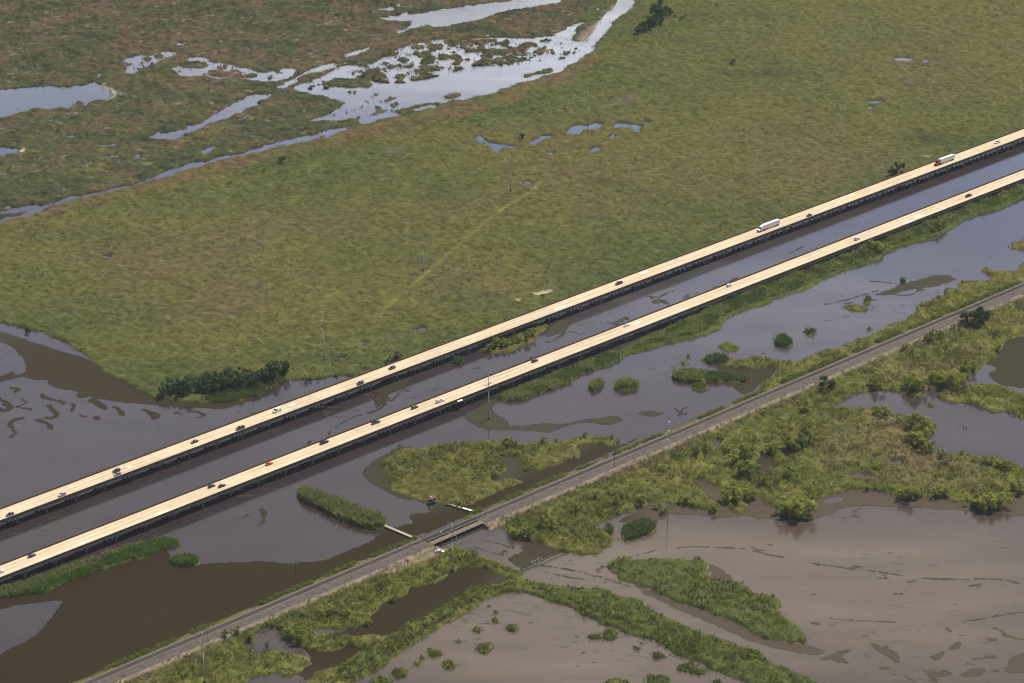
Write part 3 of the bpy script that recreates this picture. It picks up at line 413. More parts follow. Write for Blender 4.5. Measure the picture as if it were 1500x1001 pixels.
for op, px in OPS:
    r = poly_sd(px)
    if r is None: continue
    sl, d = r
    if op == '+': SD[sl] = np.maximum(SD[sl], d)
    elif op == '-': SD[sl] = np.minimum(SD[sl], -d)
    elif op == 'n': SD[sl] = np.where(d > 0, np.maximum(SD[sl], np.minimum(d, (nz_fine[sl] - .50) * 8)), SD[sl])
    else: SD[sl] = np.where(d > 0, np.maximum(SD[sl], np.minimum(d, (nz_mix[sl] - .0) * 6)), SD[sl])
warp = fbm(GX, GY, 9, 5, 3)
FARW = sstep(1700, 2000, GY)
SD += warp * (1.5 + 1.2 * FARW) + fbm(GX, GY, 3.6, 15, 2) * 1.0 + FARW * fbm(GX, GY * .6, 17, 25, 2) * 1.6
pool = fbm(GX, GY * .55, 8, 401, 3); zz = px_mask([(-120,330),(60,306),(300,240),(510,186),(430,130),(200,112),(-120,180)], 6) + .6 * px_mask([(-120,160),(160,100),(300,70),(560,66),(700,40),(600,-60),(-120,-120)], 6)
SD = np.where(zz > .3, np.minimum(SD, (.98 - pool) * 7), SD)
SOUTH = GC > -1100
rail_sd = np.minimum(GT + 8.2, 13.5 - GT); rail_sd = np.minimum(rail_sd, np.maximum(GAP0 - GS, GS - GAP1) + 1)
SD = np.maximum(SD, np.clip(rail_sd, -R, R) + .5 * warp)
chan = np.minimum(np.minimum(GS - GAP0 - 2, GAP1 - 2 - GS), np.minimum(GT + 30, 12 - GT))       # the channel under the railway bridge
SD = np.where(chan > -4, np.minimum(SD, -chan), SD)
MT = np.full((NY, NX), -R, np.float32)
for px in MATS:
    r = poly_sd(px)
    if r: MT[r[0]] = np.maximum(MT[r[0]], r[1])
for px in MAT_HOLES:
    r = poly_sd(px)
    if r: MT[r[0]] = np.minimum(MT[r[0]], -r[1])
MT = MT + fbm(GX, GY, 7, 57, 3) * .9 + fbm(GX * .7, GY * 1.1, 2.8, 58, 2) * .75
for px, w in LINES:
    r = line_sd(px, w * .42 + .25)
    if r: MT[r[0]] = np.maximum(MT[r[0]], r[1] + fbm(GX[r[0]], GY[r[0]], 5, 91, 2) * (.35 + .25 * w) + .45)
nzm = fbm(GX * .8 + GY * .25, GY * 1.3 - GX * .3, 9, 33, 4)
for px, th, k in NOISE_MATS:
    r = poly_sd(px)
    if r: MT[r[0]] = np.maximum(MT[r[0]], np.minimum(r[1] * .25, (nzm[r[0]] - th) * k))


# ---------------------------------------------------------------- vegetation zones -> height and albedo
ZA = px_mask([(-120,330),(-40,330),(62,308),(100,296),(200,274),(300,243),(400,219),(513,192),(560,183),(640,160),(700,146),(760,128),(800,116),(835,102),(855,86),(880,68),(900,36),(935,5),(960,-60),(900,-160),(-120,-160)], 4)
LEVEE = px_mask([(-120,348),(0,333),(60,325),(120,308),(200,286),(300,262),(400,238),(470,222),(520,208),(600,192),(700,168),(790,142),(850,112),(905,66),(935,32),(965,-20),(930,-20),(905,36),(880,66),(840,96),(800,114),(700,146),(560,182),(513,192),(400,219),(300,243),(200,274),(62,308),(-40,332),(-120,338)], 3)
def blob(L):
    w = np.zeros((NY, NX), np.float32)
    for x, y, rx, ry, a in L:
        c = G(x, y); S = F / math.sqrt(c[0] ** 2 + c[1] ** 2 + H * H); sd = H / math.sqrt(c[0] ** 2 + c[1] ** 2 + H * H)
        w = np.maximum(w, a * np.exp(-(((GX - c[0]) * S / rx) ** 2 + ((GY - c[1]) * S * sd / ry) ** 2)))
    return w
green = blob([(450,250,130,35,1),(330,290,160,28,.8),(720,165,150,26,1),(1000,70,170,60,.7),(900,120,130,35,.8),(150,345,220,24,.6),(60,400,90,30,.5),(100,470,160,30,.5),(230,560,120,35,.8),(620,270,90,25,.5),(560,225,100,20,.7),(1080,40,120,60,.5),(450,520,140,30,.6),(1150,310,170,34,.7),(1000,370,160,34,.7),(760,450,140,30,.6),(1250,60,120,40,.4),(200,310,200,20,.6),(820,150,160,30,.7)])
green = np.maximum(green, .9 * np.exp(-np.clip(-1212 - GC, 0, 400) / 38.0) * (GC < -1195))
brown = blob([(300,420,260,60,.5),(520,330,160,40,.5),(640,400,150,40,.55),(950,300,220,55,.65),(1150,210,170,50,.5),(1400,110,120,40,.5),(1120,300,60,20,.6),(1250,240,120,30,.4),(1340,125,50,14,1),(1120,110,60,12,.8),(680,300,80,20,.5),(330,350,120,25,.4),(840,260,60,18,.6)])
dark = blob([(1360,205,40,9,.8),(1340,195,25,6,.5),(890,270,30,5,.6),(1120,110,45,6,.7),(480,530,40,6,.5)])
track = np.zeros((NY, NX), np.float32)
r = line_sd([(540,478),(580,440),(618,408),(650,380),(690,345),(730,312),(775,285),(800,262)], 0)
track[r[0]] = np.exp(-(r[1] / 1.6) ** 2) * (.5 + .3 * fbm(GX[r[0]], GY[r[0]], 12, 17, 2))
n_big = fbm(GX, GY, 120, 3, 3); n_mid = fbm(GX, GY, 28, 21, 3); n_sm = fbm(GX, GY, 7, 41, 3); n_ti = fbm(GX * .6, GY, 3.0, 61, 2); n_p = fbm(GX, GY, 16, 81, 3)
c = lambda *v: np.array(v, np.float32)
P_green, P_bright, P_olive, P_yel, P_brown, P_red, P_dark, P_sand, P_mud = c(.060,.076,.023), c(.088,.112,.028), c(.100,.095,.026), c(.146,.136,.038), c(.102,.080,.041), c(.112,.072,.042), c(.028,.040,.018), c(.46,.39,.26), c(.12,.10,.075)
def mixc(a, b, w): return a + (b - a) * np.clip(w, 0, 1)[..., None]
A = np.broadcast_to(P_olive, (NY, NX, 3)).copy()
A = mixc(A, P_brown, brown * .85 + .45 * n_big + .30 * n_mid + .18 * n_sm - .1)
A = mixc(A, P_green, np.clip(green * 1.25 - .45 * n_big + .30 * n_mid, 0, 1) * .95)
A = mixc(A, P_bright, np.clip(green * .5 + .5 * n_p - .35, 0, .7))
A = mixc(A, P_yel, np.clip(.7 * n_sm + .45 * n_ti - .40, 0, .7)); A = mixc(A, P_green * .8, np.clip(.8 * fbm(GX, GY, 5, 47, 2) - .35, 0, .7)); A = mixc(A, c(.175,.165,.045), np.clip(track * 1.1, 0, .95))
A = mixc(A, P_dark, np.clip(.8 * n_p + .5 * n_sm - .85, 0, .8) + dark * .8)
# broken marsh
B = np.broadcast_to(c(.060,.066,.026), (NY, NX, 3)).copy()
ua = np.clip((GY - 1990) / 300, 0, 1)
B = mixc(B, P_red, np.clip(.35 * n_mid + .55 * n_p + .05 + .36 * ua, 0, .85)); B = mixc(B, P_dark, np.clip(.95 * n_sm - .5 * n_mid + .02, 0, .9))
B = mixc(B, P_yel, np.clip(1.0 * fbm(GX, GY, 11, 131, 3) - .30 - .5 * ua, 0, .75)); B = mixc(B, P_bright, np.clip(1.1 * fbm(GX, GY, 18, 141, 3) - .62 - .4 * ua, 0, .9))
B = mixc(B, c(.24,.20,.15), np.clip(2.4 * fbm(GX, GY * 1.6, 9, 151, 3) - 1.5, 0, .8))
A = mixc(A, B, ZA)
Lv = mixc(np.broadcast_to(P_red, (NY, NX, 3)), P_olive, .5 + .5 * n_p); Lv = mixc(Lv, P_dark, .7 * n_sm - .2); Lv = mixc(Lv, P_green, .9 * n_mid)
A = mixc(A, Lv, LEVEE * .9)
A = mixc(A, P_green, px_mask([(800,58),(840,40),(860,10),(900,-5),(903,5),(880,30),(855,38),(820,56),(770,66)], 4) * .9)
A = mixc(A, P_green, px_mask([(868,78),(880,62),(905,26),(935,2),(955,-10),(950,10),(925,40),(900,72),(880,84)], 3) * .7)
# south side
S_ = np.broadcast_to(c(.078,.086,.022), (NY, NX, 3)).copy()
S_ = mixc(S_, P_olive, .4 + .6 * n_mid); S_ = mixc(S_, P_yel, .9 * n_p - .2); S_ = mixc(S_, P_brown, .6 * n_sm + .3 * n_mid - .3); S_ = mixc(S_, P_bright, .8 * fbm(GX, GY, 22, 161, 3) - .25); S_ = mixc(S_, P_dark, np.clip(.8 * n_sm + .5 * n_p - .55, 0, .8))
S_ = mixc(S_, c(.050,.064,.019), .75 * px_mask([(780,850),(900,812),(1060,820),(1200,930),(1240,1020),(1000,1060),(760,880)], 12))  # cloud shade over the lower island and berm, painted into the ground albedo
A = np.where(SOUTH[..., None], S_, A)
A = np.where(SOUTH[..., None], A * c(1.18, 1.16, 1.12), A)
A = mixc(A, P_brown * 1.3, px_mask([(1230,600),(1345,615),(1355,660),(1480,690),(1480,715),(1300,715),(1200,700),(1190,640)], 8) * np.clip(.5 + .6 * n_mid, 0, .75))
A = mixc(A, P_brown, px_mask([(1250,560),(1330,530),(1430,500),(1440,530),(1400,550),(1300,570)], 8) * .5)
A = mixc(A, c(.10,.07,.055), np.exp(-((GT - 14) / 3.0) ** 2) * np.clip(.45 + .9 * n_mid, 0, .8) * SOUTH)
A = mixc(A, c(.078,.074,.022), px_mask([(570,690),(600,660),(700,650),(760,655),(750,670),(700,735),(600,725)], 6) * .5)
strip = (GC > -1150) & (GC < -1085) & ((GS > 1085) | (GS < 850))
A = np.where(strip[..., None], mixc(mixc(np.broadcast_to(c(.085,.110,.026), (NY, NX, 3)), P_olive, .6 * n_mid), P_brown, .5 * n_sm - .25), A)
DIRT = np.maximum(px_mask([(545,842),(575,828),(600,816),(625,805),(640,797),(655,793),(662,803),(648,812),(628,820),(600,830),(570,843)], 3), px_mask([(700,772),(730,756),(750,748),(748,762),(732,776),(712,779)], 3) * .8)
A = mixc(A, c(.27,.21,.15), DIRT * np.clip(.75 + .5 * n_sm, 0, 1))
SAND = px_mask([(142,126),(155,128),(164,132),(173,136),(169,142),(161,148),(153,150),(151,146),(159,142),(163,138),(159,135),(149,131)], 1.2)
SAND = np.maximum(SAND, px_mask([(26,220),(38,219),(36,223),(26,224)], 1)); SAND = np.maximum(SAND, px_mask([(778,431),(795,428),(810,425),(808,430),(790,433)], 1)); SAND = np.maximum(SAND, px_mask([(755,440),(762,439),(761,444)], 1)); SAND = np.maximum(SAND, px_mask([(1350,231),(1362,230),(1361,232)], 1))
FLATS = px_mask([(845,58),(868,38),(890,20),(898,8),(905,6),(893,30),(878,48),(860,62),(850,66)], 3)
A = mixc(A, P_sand, SAND * .95); A = mixc(A, c(.22,.19,.14), FLATS * .8)
MUDP = px_mask([(560,222),(590,214),(602,216),(592,222),(570,227)], 3) * .5 + px_mask([(905,144),(925,140),(940,142),(930,152),(890,158)], 3) * .6
A = mixc(A, P_mud, MUDP)
def fbmz(sc_, seed): return fbm(GX, GY, sc_, seed, 2)
def rdg(sc_, seed): return 1.2 - 2.6 * np.abs(fbm(GX, GY * .85, sc_, seed, 2))
rel = .36 * rdg(8, 201) + .45 * rdg(4.6, 211) + .36 * fbmz(2.5, 212) + .25 * fbmz(15, 213)
relA = 1.1 * fbmz(7, 221) + .5 * rdg(4, 222) + .6 * fbmz(2.8, 231)
rel = np.where(SOUTH, .8 * fbmz(8, 241) + .5 * rdg(5.2, 242) + .45 * rdg(3.2, 243) + .40 * fbmz(2.5, 251), rel)
rel = rel * (1 - .8 * track)
rel = rel * (1 - ZA) + relA * ZA + LEVEE * (.5 + .6 * fbmz(8, 261))
flat = np.clip(np.maximum.reduce([SAND, FLATS, DIRT, MUDP * .7]), 0, 1)
plat = .95 * (1 - .75 * flat)
rise = sstep(-.7, 1.0, SD)
Z = -1.0 + (1.0 + plat) * rise + rel * (1 - flat) * sstep(.3, 3, SD)
corr = sstep(-6.5, -4.0, GT) * (1 - sstep(10.2, 13.5, GT)) * sstep(GAP0 + 1, GAP0 - 2, GS) if False else sstep(-6.5, -4.0, GT) * (1 - sstep(10.2, 13.5, GT))
corr = corr * np.maximum(1 - sstep(GAP0 - 3, GAP0, GS), sstep(GAP1, GAP1 + 3, GS))
Z = np.where((SD > 1.2) & ((ZA < .5) | (n_mid < .12)), np.maximum(Z, .18 + .12 * fbm(GX, GY, 3, 299, 2)), Z)
Z = Z * (1 - corr) + 1.35 * corr
A *= (1 + .16 * fbmz(2.3, 271) + .20 * fbmz(4.5, 272))[..., None]
half = .1875 * YS + 95
inside_v = np.abs(GX) <= half[:, None] + 2 * DX
idx = np.arange(NX * NY).reshape(NY, NX)
def sheet(name, z, keep_v, col, m):
    k = keep_v[:-1, :-1] & keep_v[1:, :-1] & keep_v[:-1, 1:] & keep_v[1:, 1:]
    j, i = np.nonzero(k); f = np.stack([idx[j, i], idx[j, i + 1], idx[j + 1, i + 1], idx[j + 1, i]], 1)
    used = np.unique(f); mp = np.zeros(NX * NY, np.int64); mp[used] = np.arange(len(used))
    V = np.stack([GX.ravel()[used], GY.ravel()[used], z.ravel()[used]], 1)
    me = mesh_np(name, V, mp[f], m, True); color_attr(me, 'albedo', col.reshape(-1, 3)[used]); return link(bpy.data.objects.new(name, me))
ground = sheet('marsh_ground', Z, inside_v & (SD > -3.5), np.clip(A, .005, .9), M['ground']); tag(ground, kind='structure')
W_col = np.broadcast_to(c(.052,.047,.030), (NY, NX, 3)).copy()
W_col = mixc(W_col, c(.031,.0245,.0105), px_mask([(-100,780),(240,790),(300,815),(480,810),(560,770),(680,735),(900,640),(950,640),(610,800),(760,840),(560,960),(420,1000),(-100,1060)], 10))
W_col = mixc(W_col, c(.040,.034,.018), px_mask([(980,520),(1160,520),(1600,450),(1600,590),(1440,575),(1100,760),(960,760),(740,840),(740,780),(1000,640)], 10) * .8)
W_col = mixc(W_col, c(.029,.020,.011), px_mask([(-100,480),(500,560),(640,560),(300,800),(0,1000),(-100,1000)], 30) * .8)
W_col = mixc(W_col, c(.085,.067,.048), px_mask([(960,690),(1700,690),(1700,1060),(1000,1060),(780,880),(900,830)], 14) * .85)
weed = sheet('floating_weed', np.clip(MT + .6, -1, 1) * .07, inside_v & (MT > -2.5) & (SD < 2.2), W_col, M['weed']); tag(weed, kind='stuff')
def keep_of(k_v):
    k = k_v[:-1, :-1] & k_v[1:, :-1] & k_v[:-1, 1:] & k_v[1:, 1:]; j, i = np.nonzero(k); return np.unique(np.stack([idx[j, i], idx[j, i + 1], idx[j + 1, i + 1], idx[j + 1, i]], 1))
cv = weed.data.attributes.new('cover', 'FLOAT', 'POINT'); cv.data.foreach_set('value', np.clip(MT, -3, 4).ravel()[keep_of(inside_v & (MT > -2.5) & (SD < 2.2))].astype(np.float32))
# water: a flat sheet with its own turbidity (clear dark channel, muddy shallows)
wx = np.arange(-620, 621, 12.0); wy = np.arange(1140, 2521, 12.0); WX, WY = np.meshgrid(wx, wy); kc = WX * PV[0] + WY * PV[1]
GXs, GYs = GX, GY
def wblob(x, y, rx, ry):
    p = G(x, y); S = F / math.sqrt(p[0] ** 2 + p[1] ** 2 + H * H); sd = H / math.sqrt(p[0] ** 2 + p[1] ** 2 + H * H)
    return np.exp(-(((WX - p[0]) * S / rx) ** 2 + ((WY - p[1]) * S * sd / ry) ** 2))
wc = np.broadcast_to(c(.034,.025,.025), (len(wy), len(wx), 3)).copy()
mud = np.clip(wblob(1300, 880, 420, 130) + wblob(760, 950, 330, 90) + .9 * wblob(1000, 830, 250, 60), 0, 1)
wc = mixc(wc, c(.107,.083,.057), mud); wc = mixc(wc, c(.088,.085,.086), np.clip(wblob(1250, 450, 400, 90), 0, 1) * .8)
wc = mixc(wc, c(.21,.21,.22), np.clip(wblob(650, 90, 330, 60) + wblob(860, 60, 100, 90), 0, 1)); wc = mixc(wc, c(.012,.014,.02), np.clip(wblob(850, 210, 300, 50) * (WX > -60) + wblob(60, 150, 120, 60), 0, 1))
nwx, nwy = len(wx), len(wy); wi = np.arange(nwx * nwy).reshape(nwy, nwx)
wf = np.stack([wi[:-1, :-1], wi[:-1, 1:], wi[1:, 1:], wi[1:, :-1]], -1).reshape(-1, 4)
wme = mesh_np('water', np.stack([WX.ravel(), WY.ravel(), np.zeros(WX.size)], 1), wf, M['water'], True); color_attr(wme, 'albedo', wc.reshape(-1, 3))
tag(link(bpy.data.objects.new('water', wme)), kind='structure')
# the wider marsh round the visible part, out towards the horizon
yb0, yb1 = YS[1], YS[-2]; h0, h1 = .1875 * yb0 + 95, .1875 * yb1 + 95
Vr = [(-h0, yb0, .7), (h0, yb0, .7), (h1, yb1, .7), (-h1, yb1, .7), (-9000, -9000, .7), (9000, -9000, .7), (9000, 16000, .7), (-9000, 16000, .7)]
om = mesh_np('outer_marsh', np.array(Vr), np.array([(4, 5, 1, 0), (5, 6, 2, 1), (6, 7, 3, 2), (7, 4, 0, 3)]), M['ground']); color_attr(om, 'albedo', np.array([(.08, .085, .028)] * 8))
tag(link(bpy.data.objects.new('outer_marsh', om)), kind='structure')
def height_at(x, y):
    i = int(np.clip(np.searchsorted(XS, x), 0, NX - 1)); j = int(np.clip(np.searchsorted(YS, y), 0, NY - 1)); return max(float(Z[j, i]), 0.0)
#@@OBJECTS
# ---------------------------------------------------------------- sky, sun, haze
SUN_EL = math.radians(60); SUN_AZ = AZ - math.radians(3)
sdir = np.array([math.cos(SUN_EL) * math.sin(SUN_AZ), math.cos(SUN_EL) * math.cos(SUN_AZ), math.sin(SUN_EL)])
import mathutils
sl = bpy.data.lights.new('sun', 'SUN'); sl.energy = 4.7; sl.angle = math.radians(.53); sl.color = (1.0, .92, .80)
so = link(bpy.data.objects.new('sun', sl)); so.rotation_euler = mathutils.Vector(sdir).to_track_quat('Z', 'Y').to_euler(); so.location = (0, 1600, 900)
w = bpy.data.worlds.new("World"); SC.world = w; w.use_nodes = True; nt = w.node_tree; L = nt.links.new
bg = nt.nodes['Background']; bg.inputs['Strength'].default_value = .1
sky = N(nt, 'ShaderNodeTexSky', sky_type='NISHITA'); sky.sun_disc = False; sky.sun_elevation = SUN_EL; sky.sun_rotation = SUN_AZ; sky.air_density = 1.0; sky.dust_density = 1.5
tc = N(nt, 'ShaderNodeTexCoord'); mp = N(nt, 'ShaderNodeMapping'); mp.inputs['Scale'].default_value = (1, 1, 2.6); L(tc.outputs['Generated'], mp.inputs['Vector'])
nz = N(nt, 'ShaderNodeTexNoise'); nz.inputs['Scale'].default_value = 3.2; nz.inputs['Detail'].default_value = 7; nz.inputs['Roughness'].default_value = .55; L(mp.outputs[0], nz.inputs['Vector'])
cr = N(nt, 'ShaderNodeMapRange'); cr.inputs[1].default_value = .18; cr.inputs[2].default_value = .46; L(nz.outputs['Fac'], cr.inputs[0])
sx = N(nt, 'ShaderNodeSeparateXYZ'); L(tc.outputs['Generated'], sx.inputs[0])
el = N(nt, 'ShaderNodeMapRange'); el.inputs[1].default_value = .75; el.inputs[2].default_value = .45; L(sx.outputs[2], el.inputs[0])
cm = N(nt, 'ShaderNodeMath', operation='MULTIPLY'); L(cr.outputs[0], cm.inputs[0]); L(el.outputs[0], cm.inputs[1])
rp = N(nt, 'ShaderNodeValToRGB'); L(sx.outputs[2], rp.inputs[0]); e = rp.color_ramp.elements       # sun-lit cloud banks low down, greyer and warmer bases higher up
e[0].position = .0; e[0].color = (1, 1, 1.04, 1); e[1].position = .62; e[1].color = (.60, .62, .68, 1)
a = e.new(.30); a.color = (1.6, 1.68, 1.8, 1); a = e.new(.318); a.color = (1.1, 1.25, 1.55, 1); a = e.new(.334); a.color = (.34, .60, 1.30, 1); a = e.new(.36); a.color = (.62, .71, 1.10, 1); a = e.new(.40); a.color = (.62, .65, .83, 1); a = e.new(.47); a.color = (.73, .68, .64, 1)
cs = N(nt, 'ShaderNodeMix', data_type='RGBA', blend_type='MULTIPLY'); cs.inputs[0].default_value = 1; L(rp.outputs[0], cs.inputs[6]); nb = N(nt, 'ShaderNodeTexNoise'); nb.inputs['Scale'].default_value = 11; nb.inputs['Detail'].default_value = 5; L(mp.outputs[0], nb.inputs['Vector'])
rb_ = N(nt, 'ShaderNodeMapRange'); rb_.inputs[1].default_value = .32; rb_.inputs[2].default_value = .68; rb_.inputs[3].default_value = 8; rb_.inputs[4].default_value = 17; L(nb.outputs['Fac'], rb_.inputs[0]); L(rb_.outputs[0], cs.inputs[7])
mx = N(nt, 'ShaderNodeMix', data_type='RGBA'); fy = N(nt, 'ShaderNodeMapRange'); fy.inputs[1].default_value = .05; fy.inputs[2].default_value = .55; L(sx.outputs[1], fy.inputs[0]); cf = N(nt, 'ShaderNodeMath', operation='MULTIPLY'); L(cm.outputs[0], cf.inputs[0]); L(fy.outputs[0], cf.inputs[1]); L(cf.outputs[0], mx.inputs[0]); L(sky.outputs[0], mx.inputs[6]); L(cs.outputs[2], mx.inputs[7]); L(mx.outputs[2], bg.inputs['Color'])
SC.view_settings.view_transform = 'Standard'; SC.view_settings.look = 'None'; SC.view_settings.gamma = 1; SC.view_settings.use_curve_mapping = False; SC.view_settings.exposure = 0.0
HAZE = 2.0e-5
SC.cycles.use_denoising = True; SC.cycles.denoiser = 'OPENIMAGEDENOISE'; SC.cycles.denoising_input_passes = 'RGB_ALBEDO_NORMAL'; SC.cycles.denoising_prefilter = 'ACCURATE'; SC.cycles.filter_width = 1.0; SC.cycles.sample_clamp_indirect = 4; SC.cycles.sample_clamp_direct = 12
if HAZE:
    hm = bpy.data.materials.new('haze'); hm.use_nodes = True; hn = hm.node_tree; hn.nodes.remove(hn.nodes['Principled BSDF'])
    pv = N(hn, 'ShaderNodeVolumePrincipled'); pv.inputs['Color'].default_value = (.86, .91, 1.0, 1); pv.inputs['Density'].default_value = HAZE; pv.inputs['Anisotropy'].default_value = .2
    hn.links.new(pv.outputs[0], hn.nodes['Material Output'].inputs['Volume'])
    tag(MB().box(-9500, 9500, -9500, 16500, -2.2, 745).build('haze', hm), kind='stuff')

# ---------------------------------------------------------------- the two highway bridges
RZ = math.atan2(DV[1], DV[0])                       # local +x runs along the road, local +y away from the viewer
ZD = 5.35
def road_local(c_near): return xy(600.0, c_near)
S0, S1 = -30.0, 1130.0
def bridge(label, c_near, pier0, patches, dm):
    W = 13.0
    org = pier0 - 8 * 19.75; o = xy(org, c_near); t = empty('highway_bridge', (o[0], o[1], 0), RZ); tag(t, label, 'bridge', None)
    MB().box(S0, S1, .42, W - .42, ZD - .22, ZD).build('deck', M[dm], t)
    for y0, y1 in ((0, .42), (W - .42, W)):
        b = MB(); n = [(0, ZD - .25), (0, ZD + .2), (.10, ZD + 1.08), (.32, ZD + 1.08), (.42, ZD + .2), (.42, ZD - .25)]
        rings = [[(x, y0 + q[0], q[1]) for q in n] for x in np.arange(S0, S1 + 1, 23)]
        b.quad_ring(rings); b.build('parapet', M['parapet'], t)
    for y in (.55, 3.4, 6.25, 9.1, 11.95):
        MB().box(S0, S1, y, y + .5, ZD - 1.42, ZD - .224).build('girder', M['girder'], t)
    # markings
    b = MB()
    for yy in LANE_EDGES[label[:4]][0]:
        b.box(S0, S1, yy - .07, yy + .07, ZD + .004, ZD + .012)
    yy = LANE_EDGES[label[:4]][1]; x = S0
    while x < S1: b.box(x, x + 3, yy - .06, yy + .06, ZD + .004, ZD + .012); x += 12.2
    b.build('lane_marking', M['paint'], t)
    for px, py, l, wd in patches:
        s, c_ = sc(G(px, py, ZD)); lx = s - org; ly = c_near - c_
        MB().box(lx - l / 2, lx + l / 2, max(.5, ly - wd / 2), min(W - .5, ly + wd / 2), ZD + .003, ZD + .016).build('patch', M['patch'], t)
    xs = [k * 19.75 for k in range(-1, 58)]
    cap = None
    for x in xs:
        if x < 5 or x > 1110: continue
        if cap is None:
            capm = MB().box(-.6, .6, 0.0, W, ZD - 2.35, ZD - 1.424, .12).mesh('pier_cap', M['pier'])
            colm = MB().tube((0, 0, -2.5), (0, 0, ZD - 2.352), .42, .42, 10).mesh('column', M['pier'], True)
        p = link(bpy.data.objects.new('pier', capm), t); p.location = (x, 0, 0)
        for y in (1.7, 4.9, 8.1, 11.3):
            q = link(bpy.data.objects.new('column', colm), p); q.location = (0, y, 0)
        cap = p
    # scuppers / drain stains are in the parapet material
    return t
C_FAR, C_NEAR = -1198.95, -1144.15
LANE_EDGES = {'Far ': ((1.55, 8.95), 5.25), 'Near': ((4.2, 11.6), 7.9)}
bridge('Far of the two long concrete highway bridges, with the trucks on its deck', C_FAR, 758.3, [(428,593,4.5,2.4),(820,451,9,2.2),(943,399,7,2.2),(190,684,3,1.6),(1247,286,4,1.6)], 'deck_far')
s_n, _ = sc(G(129.5, 803, 3.9))
bridge('Near of the two long concrete highway bridges, nearer the railway', C_NEAR, s_n, [(238,751,7,2.0),(228,757,3,1.2),(121,795,6,1.6),(1345,317,6,2.4),(1332,325,7,2.2),(1195,373,5,1.4),(1208,366,4,1.2),(752,554,3,1.5),(932,474,9,1.6),(676,588,4,1.0)], 'deck_near')

# ---------------------------------------------------------------- railway
def trk(s, off, z):
    p = xy(s, TRK0 + .00267 * (s - 684) + off); return (p[0], p[1], z)
def strip(name, offs_z, m, s0, s1, step=3.0, jit=0.0, seed=3):
    r = random.Random(seed); ss = np.arange(s0, s1 + .01, step); k = len(offs_z); V = []
    for s in ss:
        for i, (o, z) in enumerate(offs_z): V.append(trk(s, o + (r.uniform(-jit, jit) if i in (0, k - 1) else 0), z + (r.uniform(-.03, .03) if jit else 0)))
    Fc = [(a * k + i, a * k + i + 1, (a + 1) * k + i + 1, (a + 1) * k + i) for a in range(len(ss) - 1) for i in range(k - 1)]
    return link(bpy.data.objects.new(name, mesh_np(name, np.array(V), np.array(Fc), m)))
segs = ((560, GAP0), (GAP1, 1720))
tag(strip('ballast_bed', [(-5.2, 1.0), (-3.1, 2.0), (-1.5, 2.30), (1.5, 2.30), (2.6, 1.9)], M['ballast'], 560, GAP0, 2.5, .3, 1), kind='structure')
tag(strip('ballast_bed', [(-5.2, 1.0), (-3.1, 2.0), (-1.5, 2.30), (1.5, 2.30), (2.6, 1.9)], M['ballast'], GAP1, 1720, 2.5, .3, 2), kind='structure')
tag(strip('gravel_track', [(2.6, 1.9), (4.2, 1.86), (7.6, 1.82)], M['gravel'], 560, GAP0, 2.5, 0, 3), kind='structure')
tag(strip('gravel_track', [(2.6, 1.9), (4.2, 1.86), (7.6, 1.82)], M['gravel'], GAP1, 1720, 2.5, 0, 4), kind='structure')
tag(strip('sandy_shoulder', [(7.6, 1.82), (8.6, 1.76), (9.9, 1.5), (11.2, 1.15)], M['shoulder'], 560, GAP0, 2.5, .35, 5), kind='structure')
tag(strip('sandy_shoulder', [(7.6, 1.82), (8.6, 1.76), (9.9, 1.5), (11.2, 1.15)], M['shoulder'], GAP1, 1720, 2.5, .35, 6), kind='structure')
t = empty('railway_track', trk(560, 0, 0)); tag(t, 'single railway track on a grey ballast bank beside the near bridge', 'railway track')
inv = np.array(t.location)
for off in (-.7175, .7175):
    b = MB()
    rings = []
    for s in np.arange(560, 1721, 10):
        rings.append([np.array(trk(s, off + dx, zz)) - inv for dx, zz in ((-.06, 2.42), (.06, 2.42), (.05, 2.60), (-.05, 2.60))])
    b.quad_ring(rings); b.build('rail', M['rail'], t)
V = []; Fc = []
for k, s in enumerate(np.arange(561, 1718, .62)):
    if GAP0 < s < GAP1: pass
    b0 = len(V)
    for ds in (-.12, .12):
        for off, zz in ((-1.3, 2.25), (1.3, 2.25), (1.3, 2.42), (-1.3, 2.42)): V.append(np.array(trk(s + ds, off, zz)) - inv)
    Fc += [(b0, b0 + 1, b0 + 2, b0 + 3), (b0 + 4, b0 + 7, b0 + 6, b0 + 5), (b0, b0 + 4, b0 + 5, b0 + 1), (b0 + 3, b0 + 2, b0 + 6, b0 + 7), (b0, b0 + 3, b0 + 7, b0 + 4), (b0 + 1, b0 + 5, b0 + 6, b0 + 2)]
tag(link(bpy.data.objects.new('sleeper', mesh_np('sleeper', np.array(V), np.array(Fc), M['dark_wood'])), t), kind='stuff')
# railway bridge over the channel, with a disused timber deck alongside
p0 = np.array(trk(GAP0 - 1.5, 0, 0)); RZT = math.atan2(*(np.array(trk(1000, 0, 0)) - np.array(trk(900, 0, 0)))[1::-1]); RLEN = GAP1 - GAP0 + 3
t = empty('railway_bridge', p0, RZT); tag(t, 'short low railway bridge with an old timber deck beside the track', 'bridge')
MB().box(0, RLEN, -2.4, 2.4, 1.35, 1.95).box(0, RLEN, 2.0, 2.4, 1.952, 2.32).box(0, RLEN, -2.4, -2.0, 1.952, 2.32).box(0, RLEN, -1.98, 1.98, 1.952, 2.24).build('deck', M['ballast'], t)
b = MB()
for i in range(int(RLEN / .9)): b.box(i * .9 + .03, i * .9 + .86, -6.6 + .12 * math.sin(i * 1.7), -3.1, 1.72 + .03 * ((i * 5) % 3), 1.86 + .03 * ((i * 5) % 3))
b.build('timber_deck', M['old_deck'], t)
MB().box(0, RLEN, -6.5, -6.1, 1.15, 1.70).box(0, RLEN, -3.7, -3.3, 1.15, 1.70).build('stringer', M['dark_wood'], t)
